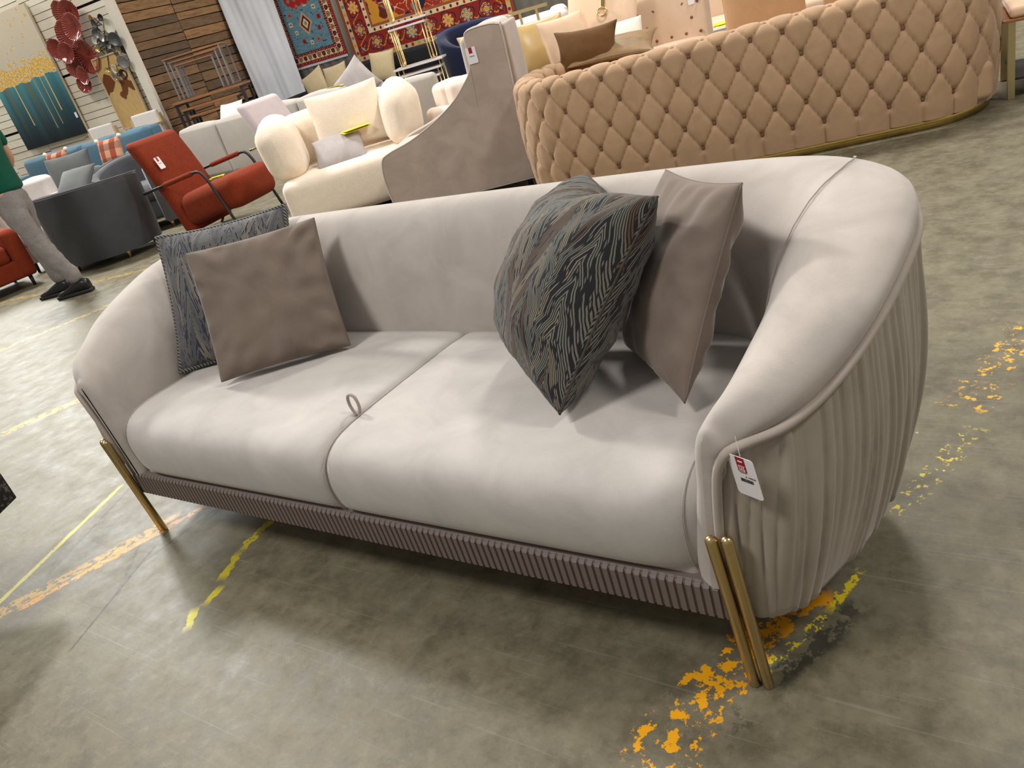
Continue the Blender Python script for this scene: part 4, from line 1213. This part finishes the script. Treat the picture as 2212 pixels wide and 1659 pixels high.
gold_frame_chair('gold framed chair with open bars, behind the pillows at the top', (-4.62, 7.55, 0), 100, h=1.02, w=.6)
def stool():
    t = thing('gold_bar_table', 'side table with square gold legs and dark glass shelf, cut off at the right edge', 'table', (-.12, 5.42, 0), rotz=8)
    for sx in (-1, 1):
        for sy in (-1, 1): MB().box((sx*.24, sy*.24, .20), (.035, .035, .40)).build('leg', 'goldp', t, bevel=.002)
    MB().box((0, 0, .405), (.56, .56, .012)).build('stone_top', 'wood', t)
    MB().box((0, 0, .10), (.46, .46, .012)).build('shelf', 'blackm', t)
    soft('upper_pad', (.50, .50, .06), .025, 'pinkp', t, (0, 0, .44), n=6)
stool()
def corner_table():
    t = thing('dark_stone_bench', 'corner of a dark speckled stone table entering at the left edge', 'table', (-3.02, .30, 0), rotz=30)
    MB().box((0, 0, .33), (1.0, .42, .10)).build('stone_slab', 'dkstone', t, bevel=.006)
    for sx in (-.9, .2): MB().box((sx*.3, 0, .14), (.08, .3, .28)).build('support', 'blackm', t)
tk = T('dark_stone'); nn = tk.noise(tk.coord(), 60, 6, .7)
MT['dkstone'] = tk.base(tk.mix(tk.ramp(nn, .5, .62), srgb(26, 26, 28), srgb(104, 98, 96)), .25)
corner_table()

# ---- pillows on the furniture behind
P3 = 'pillows on the far sofas'
def ax(face, lean=15, roll_=0):
    f = Vector((cos(radians(face)), sin(radians(face)), 0)); x = Vector((-f.y, f.x, 0)); z = Vector((0, 0, 1))*cos(radians(lean))-f*sin(radians(lean))
    R = Matrix.Rotation(radians(roll_), 3, x.cross(z)); return R@x, R@z
def fp(label, loc, face, lean, s, mat, h=None, t=.15, roll_=0, grp=P3, **kw):
    x, z = ax(face, lean, roll_); return pillow('throw_pillow', label, loc, x, z, s, h or s, t, mat, grp, n=16, edge_r=.003, **kw)
fp('cream square pillow on the back of the cream loveseat', (-5.00, 4.97, .68), -46, 22, .62, 'cream', h=.50, grp='pillows on the cream loveseat')
fp('silver grey velvet pillow lying on the cream loveseat seat', (-4.94, 4.69, .475), -46, 62, .42, 'greyp', t=.15, grp='pillows on the cream loveseat')
papers('yellow paper slips lying over the grey pillow of the loveseat', (-4.87, 4.87, .585), .9, .9)
papers('yellow paper slip beside the left arm inside the loveseat', (-5.30, 4.42, .42), .2, .7)
papers('yellow paper slips on top of the modular sofa back', (-7.30, 7.22, .785), .3, .7, 2)
papers('yellow paper tag on the rust lounge chair seat', (-6.55, 4.62, .45), .6, .5)
G5 = 'pillows in the camel tufted sofa'
fp('brown velvet pillow poking above the camel tufted sofa back', (-2.65, 4.90, .765), -72, 22, .42, 'brownp', h=.30, roll_=-3, grp=G5, bow=.14)
fp('bronze brocade pillow lying flat along the camel sofa back', (-2.52, 5.00, .735), -66, 74, .56, 'bronze', h=.34, t=.09, roll_=-8, grp=G5)
fp('large tan pillow standing at the top, behind the camel sofa', (-1.62, 5.30, .715), -75, 6, .50, 'tanp', grp=G5)
fp('second tan pillow beside the large tan one, at the top edge', (-1.08, 5.50, .74), -75, 6, .50, 'tanp', grp=G5)
rp = fp('blush pillow with gold ring ornament, above the brown pillow', (-3.12, 6.12, .87), -68, 32, .58, 'pinkp', roll_=-10)
MB().box((.02, -.085, .12), (.035, .012, .22)).build('gold_strap', 'gold', rp, bevel=.004)
MB().tube([(.02+.035*cos(a), -.092, -.02+.035*sin(a)) for a in [2*pi*k/20 for k in range(20)]], .006, 8, closed=True).build('gold_ring', 'gold', rp, smooth=True)
fp('gold satin pillow just right of the wing chair back', (-3.62, 5.95, .77), -60, 15, .42, 'goldsat')
fp('peach pillow between the gold satin and gold ring pillows', (-3.28, 5.78, .77), -35, 20, .40, 'pinkp')
fp('ivory pillow tucked behind the brown pillow', (-2.74, 5.56, .69), -65, 40, .36, 'whitep')
fp('large slate grey pillow standing on the grey loveseat', (-8.95, 4.62, .74), -52, 15, .50, 'slate')
fp('slate grey pillow lying low behind the barrel chair', (-8.42, 4.32, .70), -70, 50, .42, 'slate')
fp('gold satin pillow sitting in the navy tub chair', (-6.16, 8.70, .66), -45, 20, .48, 'goldsat')
PB = 'beige pillows on the black sofa'
for k, (s, lab, rl) in enumerate(((-1.28, 'beige pillow lying on a slant at the left of the black sofa', 20), (-.85, 'beige pillow standing at the left end of the black sofa', 4), (.05, 'beige pillow in the middle of the black sofa', -4), (1.3, 'beige pillow at the right end of the black sofa', 8))):
    fp(lab, tuple(Vector((-9.0, 10.05, .72))+BD*s+BN*.10), -80, 14, .45, 'beigep', roll_=rl, grp=PB)
fp('pale grey pillow balanced on its corner by the modular sofa', (-7.25, 7.55, .74), -70, 10, .46, 'greyp', roll_=35)
fp('white pillow resting on the modular sofa near the nesting tables', (-9.35, 7.20, .74), -85, 30, .42, 'whitep')
PL = 'plaid pillows on the blue sofa'
def plaid_mat():
    t = T('plaid_wool'); s = t.xyz(t.n('ShaderNodeUVMap').outputs[0])
    a = t.math('GREATER_THAN', t.math('FRACT', t.math('MULTIPLY', s[0], 2.5)), .5); b = t.math('GREATER_THAN', t.math('FRACT', t.math('MULTIPLY', s[1], 2.5)), .5)
    c = t.mix(a, srgb(200, 150, 120), srgb(158, 74, 48)); c = t.mix(t.math('MULTIPLY', b, .5), c, srgb(86, 50, 40)); return t.base(c, .9)
MT['plaid'] = plaid_mat()
for lab, loc, fc in (('plaid pillow with corner pompoms at the right of the blue sofa', (-10.86, 6.25, .74), -75), ('plaid pillow with corner pompoms at the left of the blue sofa', (-11.95, 6.05, .76), -75)):
    p = fp(lab, loc, fc, 15, .42, 'plaid', grp=PL)
    for sx in (-1, 1):
        soft('pompom', (.06, .06, .06), .03, 'whitep', p, (sx*.21, 0, .21), n=5)
# driftwood-look armchairs behind the blue sofa
def wood_chair(label, loc, face):
    t = thing('wood_armchair', label, 'chair', loc, face=face, group='wooden armchairs along the plank wall')
    for sx in (-1, 1):
        mb = MB(); mb.box((sx*.30, -.28, .45), (.04, .05, .90)); mb.box((sx*.30, .28, .52), (.04, .05, 1.04)); mb.box((sx*.30, 0, .90), (.05, .66, .035)); mb.build('side_frame', 'oak', t)
    soft('seat', (.56, .56, .10), .03, 'stonew', t, (0, 0, .62), n=6); soft('backrest', (.56, .07, .40), .03, 'stonew', t, (0, .28, .90), n=6)
wood_chair('wooden armchair showing behind the blue sofa, below the painting corner', (-12.75, 7.12, 0), -80)
wood_chair('wooden armchair showing behind the blue sofa, left of the map picture', (-11.72, 7.28, 0), -80)
# ================================================================== the person walking past
def skinned(name, nodes, edges, mat, parent, root=0, sub=2):
    me = bpy.data.meshes.new(name); me.from_pydata([n[:3] for n in nodes], edges, [])
    o = link(name, me, mat, parent, smooth=False)
    md = o.modifiers.new('skin', 'SKIN'); md.use_smooth_shade = True
    for i, n in enumerate(nodes):
        sv = me.skin_vertices[0].data[i]; r = n[3]; sv.radius = r if isinstance(r, tuple) else (r, r); sv.use_root = (i == root)
    s_ = o.modifiers.new('sub', 'SUBSURF'); s_.levels = sub; s_.render_levels = sub
    return o
MT['skin'] = plain('skin', srgb(196, 148, 120), .55, .05, 20); MT['hair'] = plain('dark_hair', srgb(40, 30, 24), .7, .2, 90)
MT['shirt'] = woven('green_cotton', srgb(14, 84, 66), srgb(10, 70, 54), .05, 300, .15); MT['trousers'] = woven('grey_cotton', srgb(142, 136, 134), srgb(124, 118, 116), .05, 260, .2)
MT['leather'] = plain('black_leather', srgb(22, 22, 24), .35, .1, 30)
def person():
    t = thing('person', 'person in green shirt, grey trousers and black shoes walking at the left edge', 'person', (-7.035, 3.045, 0), face=213)
    # local: -y forward, x+ is the person's far side from the viewer or near side by sign below
    N = -1   # viewer side
    hz = .93
    body = [(0, .02, .96, (.13, .10)), (0, .02, 1.10, (.125, .09)), (0, .02, 1.28, (.15, .10)), (0, .03, 1.43, (.13, .08)), (0, .02, 1.50, .055), (0, 0, 1.58, .055), (0, -.01, 1.66, (.075, .09)), (0, 0, 1.74, (.07, .085)),
            (N*.09, .02, .90, .085), (N*.10, -.03, .50, .055), (N*.10, -.02, .10, .035),
            (-N*.09, .03, .90, .085), (-N*.10, .10, .50, .055), (-N*.10, .26, .11, .035),
            (N*.18, .03, 1.42, .055), (N*.23, .05, 1.14, .042), (N*.22, -.12, .95, .03), (-N*.18, .03, 1.42, .055), (-N*.23, .04, 1.14, .042), (-N*.22, -.06, .93, .03)]
    ed = [(0, 1), (1, 2), (2, 3), (3, 4), (4, 5), (5, 6), (6, 7), (0, 8), (8, 9), (9, 10), (0, 11), (11, 12), (12, 13), (3, 14), (14, 15), (15, 16), (3, 17), (17, 18), (18, 19)]
    b = skinned('body', body, ed, 'skin', t)
    # hands
    for sx, hx, hy, hzz in ((N, .22, -.12, .95), (-N, .22, -.06, .93)):
        nodes = [(sx*hx, hy, hzz, .026), (sx*hx, hy-.03, hzz-.06, (.016, .036))]; e = [(0, 1)]
        for k, (oy, ln) in enumerate(((-.030, .070), (-.010, .082), (.010, .076), (.028, .060))):
            i = len(nodes); nodes += [(sx*hx, hy-.03+oy, hzz-.10, .009), (sx*(hx-.008), hy-.036+oy, hzz-.10-ln*.5, .0085), (sx*(hx-.022), hy-.040+oy, hzz-.10-ln, .007)]; e += [(1, i), (i, i+1), (i+1, i+2)]
        i = len(nodes); nodes += [(sx*(hx-.012), hy-.065, hzz-.05, .010), (sx*(hx-.018), hy-.085, hzz-.085, .008)]; e += [(0, i), (i, i+1)]
        skinned('hand', nodes, e, 'skin', t)
    # face
    soft('nose', (.022, .03, .045), .01, 'skin', t, (0, -.10, 1.665), n=5); soft('mouth', (.045, .012, .012), .005, 'rust', t, (0, -.093, 1.625), n=5)
    for sx in (-1, 1):
        soft('eye', (.022, .014, .012), .006, 'ink', t, (sx*.03, -.088, 1.69), n=5); soft('ear', (.015, .035, .055), .007, 'skin', t, (sx*.078, .005, 1.67), n=5)
    soft('hair', (.165, .19, .13), .064, 'hair', t, (0, .015, 1.745), n=8)
    # clothes
    sh = [(0, .02, .89, (.185, .150)), (0, .02, 1.04, (.17, .13)), (0, .02, 1.28, (.18, .125)), (0, .03, 1.42, (.14, .095)), (0, .025, 1.49, .065),
          (N*.19, .03, 1.41, .075), (N*.225, .045, 1.22, .066), (-N*.19, .03, 1.41, .075), (-N*.225, .04, 1.22, .066), (0, .02, .96, (.175, .137))]
    skinned('shirt', sh, [(0, 9), (9, 1), (1, 2), (2, 3), (3, 4), (3, 5), (5, 6), (3, 7), (7, 8)], 'shirt', t)
    tr = [(0, .02, .90, (.140, .110)), (N*.085, .01, .80, .108), (N*.10, -.02, .62, .090), (N*.105, -.035, .50, .080), (N*.105, -.02, .34, .076), (N*.10, -.01, .20, .070), (N*.10, -.012, .085, .062),
          (-N*.085, .04, .80, .108), (-N*.10, .08, .62, .090), (-N*.105, .11, .50, .080), (-N*.105, .17, .34, .076), (-N*.10, .23, .20, .070), (-N*.10, .262, .085, .062), (0, .02, .99, (.125, .095))]
    o = skinned('trousers', tr, [(0, 1), (1, 2), (2, 3), (3, 4), (4, 5), (5, 6), (0, 7), (7, 8), (8, 9), (9, 10), (10, 11), (11, 12), (0, 13)], 'trousers', t, sub=3)
    tx = bpy.data.textures.new('folds', 'CLOUDS'); tx.noise_scale = .10; dm = o.modifiers.new('folds', 'DISPLACE'); dm.texture = tx; dm.strength = .035; dm.mid_level = .5
    for sx, y0, z0 in ((N, -.02, 0), (-N, .26, 0)):
        rows = []
        for y, w, h in ((.080, .030, .065), (.072, .038, .095), (.03, .043, .105), (-.02, .043, .100), (-.07, .046, .078), (-.13, .050, .052), (-.18, .045, .040), (-.21, .030, .028), (-.22, .012, .018)):
            ring = []
            for k in range(16):
                a = 2*pi*k/16; zz = .018+h/2*1.0+h/2*math.copysign(abs(sin(a))**.7, sin(a)); ring.append(Vector((sx*.10+w*cos(a), y0+y, max(.018, zz))))
            rows.append(ring)
        s = MB().grid(rows, close_u=True, cap=True).build('shoe', 'leather', t, smooth=True)
        soft('sole', (.102, .315, .030), .012, 'blackm', s, (sx*.10, y0-.070, .016), n=6, fn=lambda x, y, z: (x*(1-.25*abs(y/.157)**3), y, z))
        for k in range(4): MB().tube([(sx*.10-.022, y0-.045-.022*k, .088-.007*k), (sx*.10+.022, y0-.045-.022*k, .088-.007*k)], .003, 5).build('lace', 'blackm', s)
person()
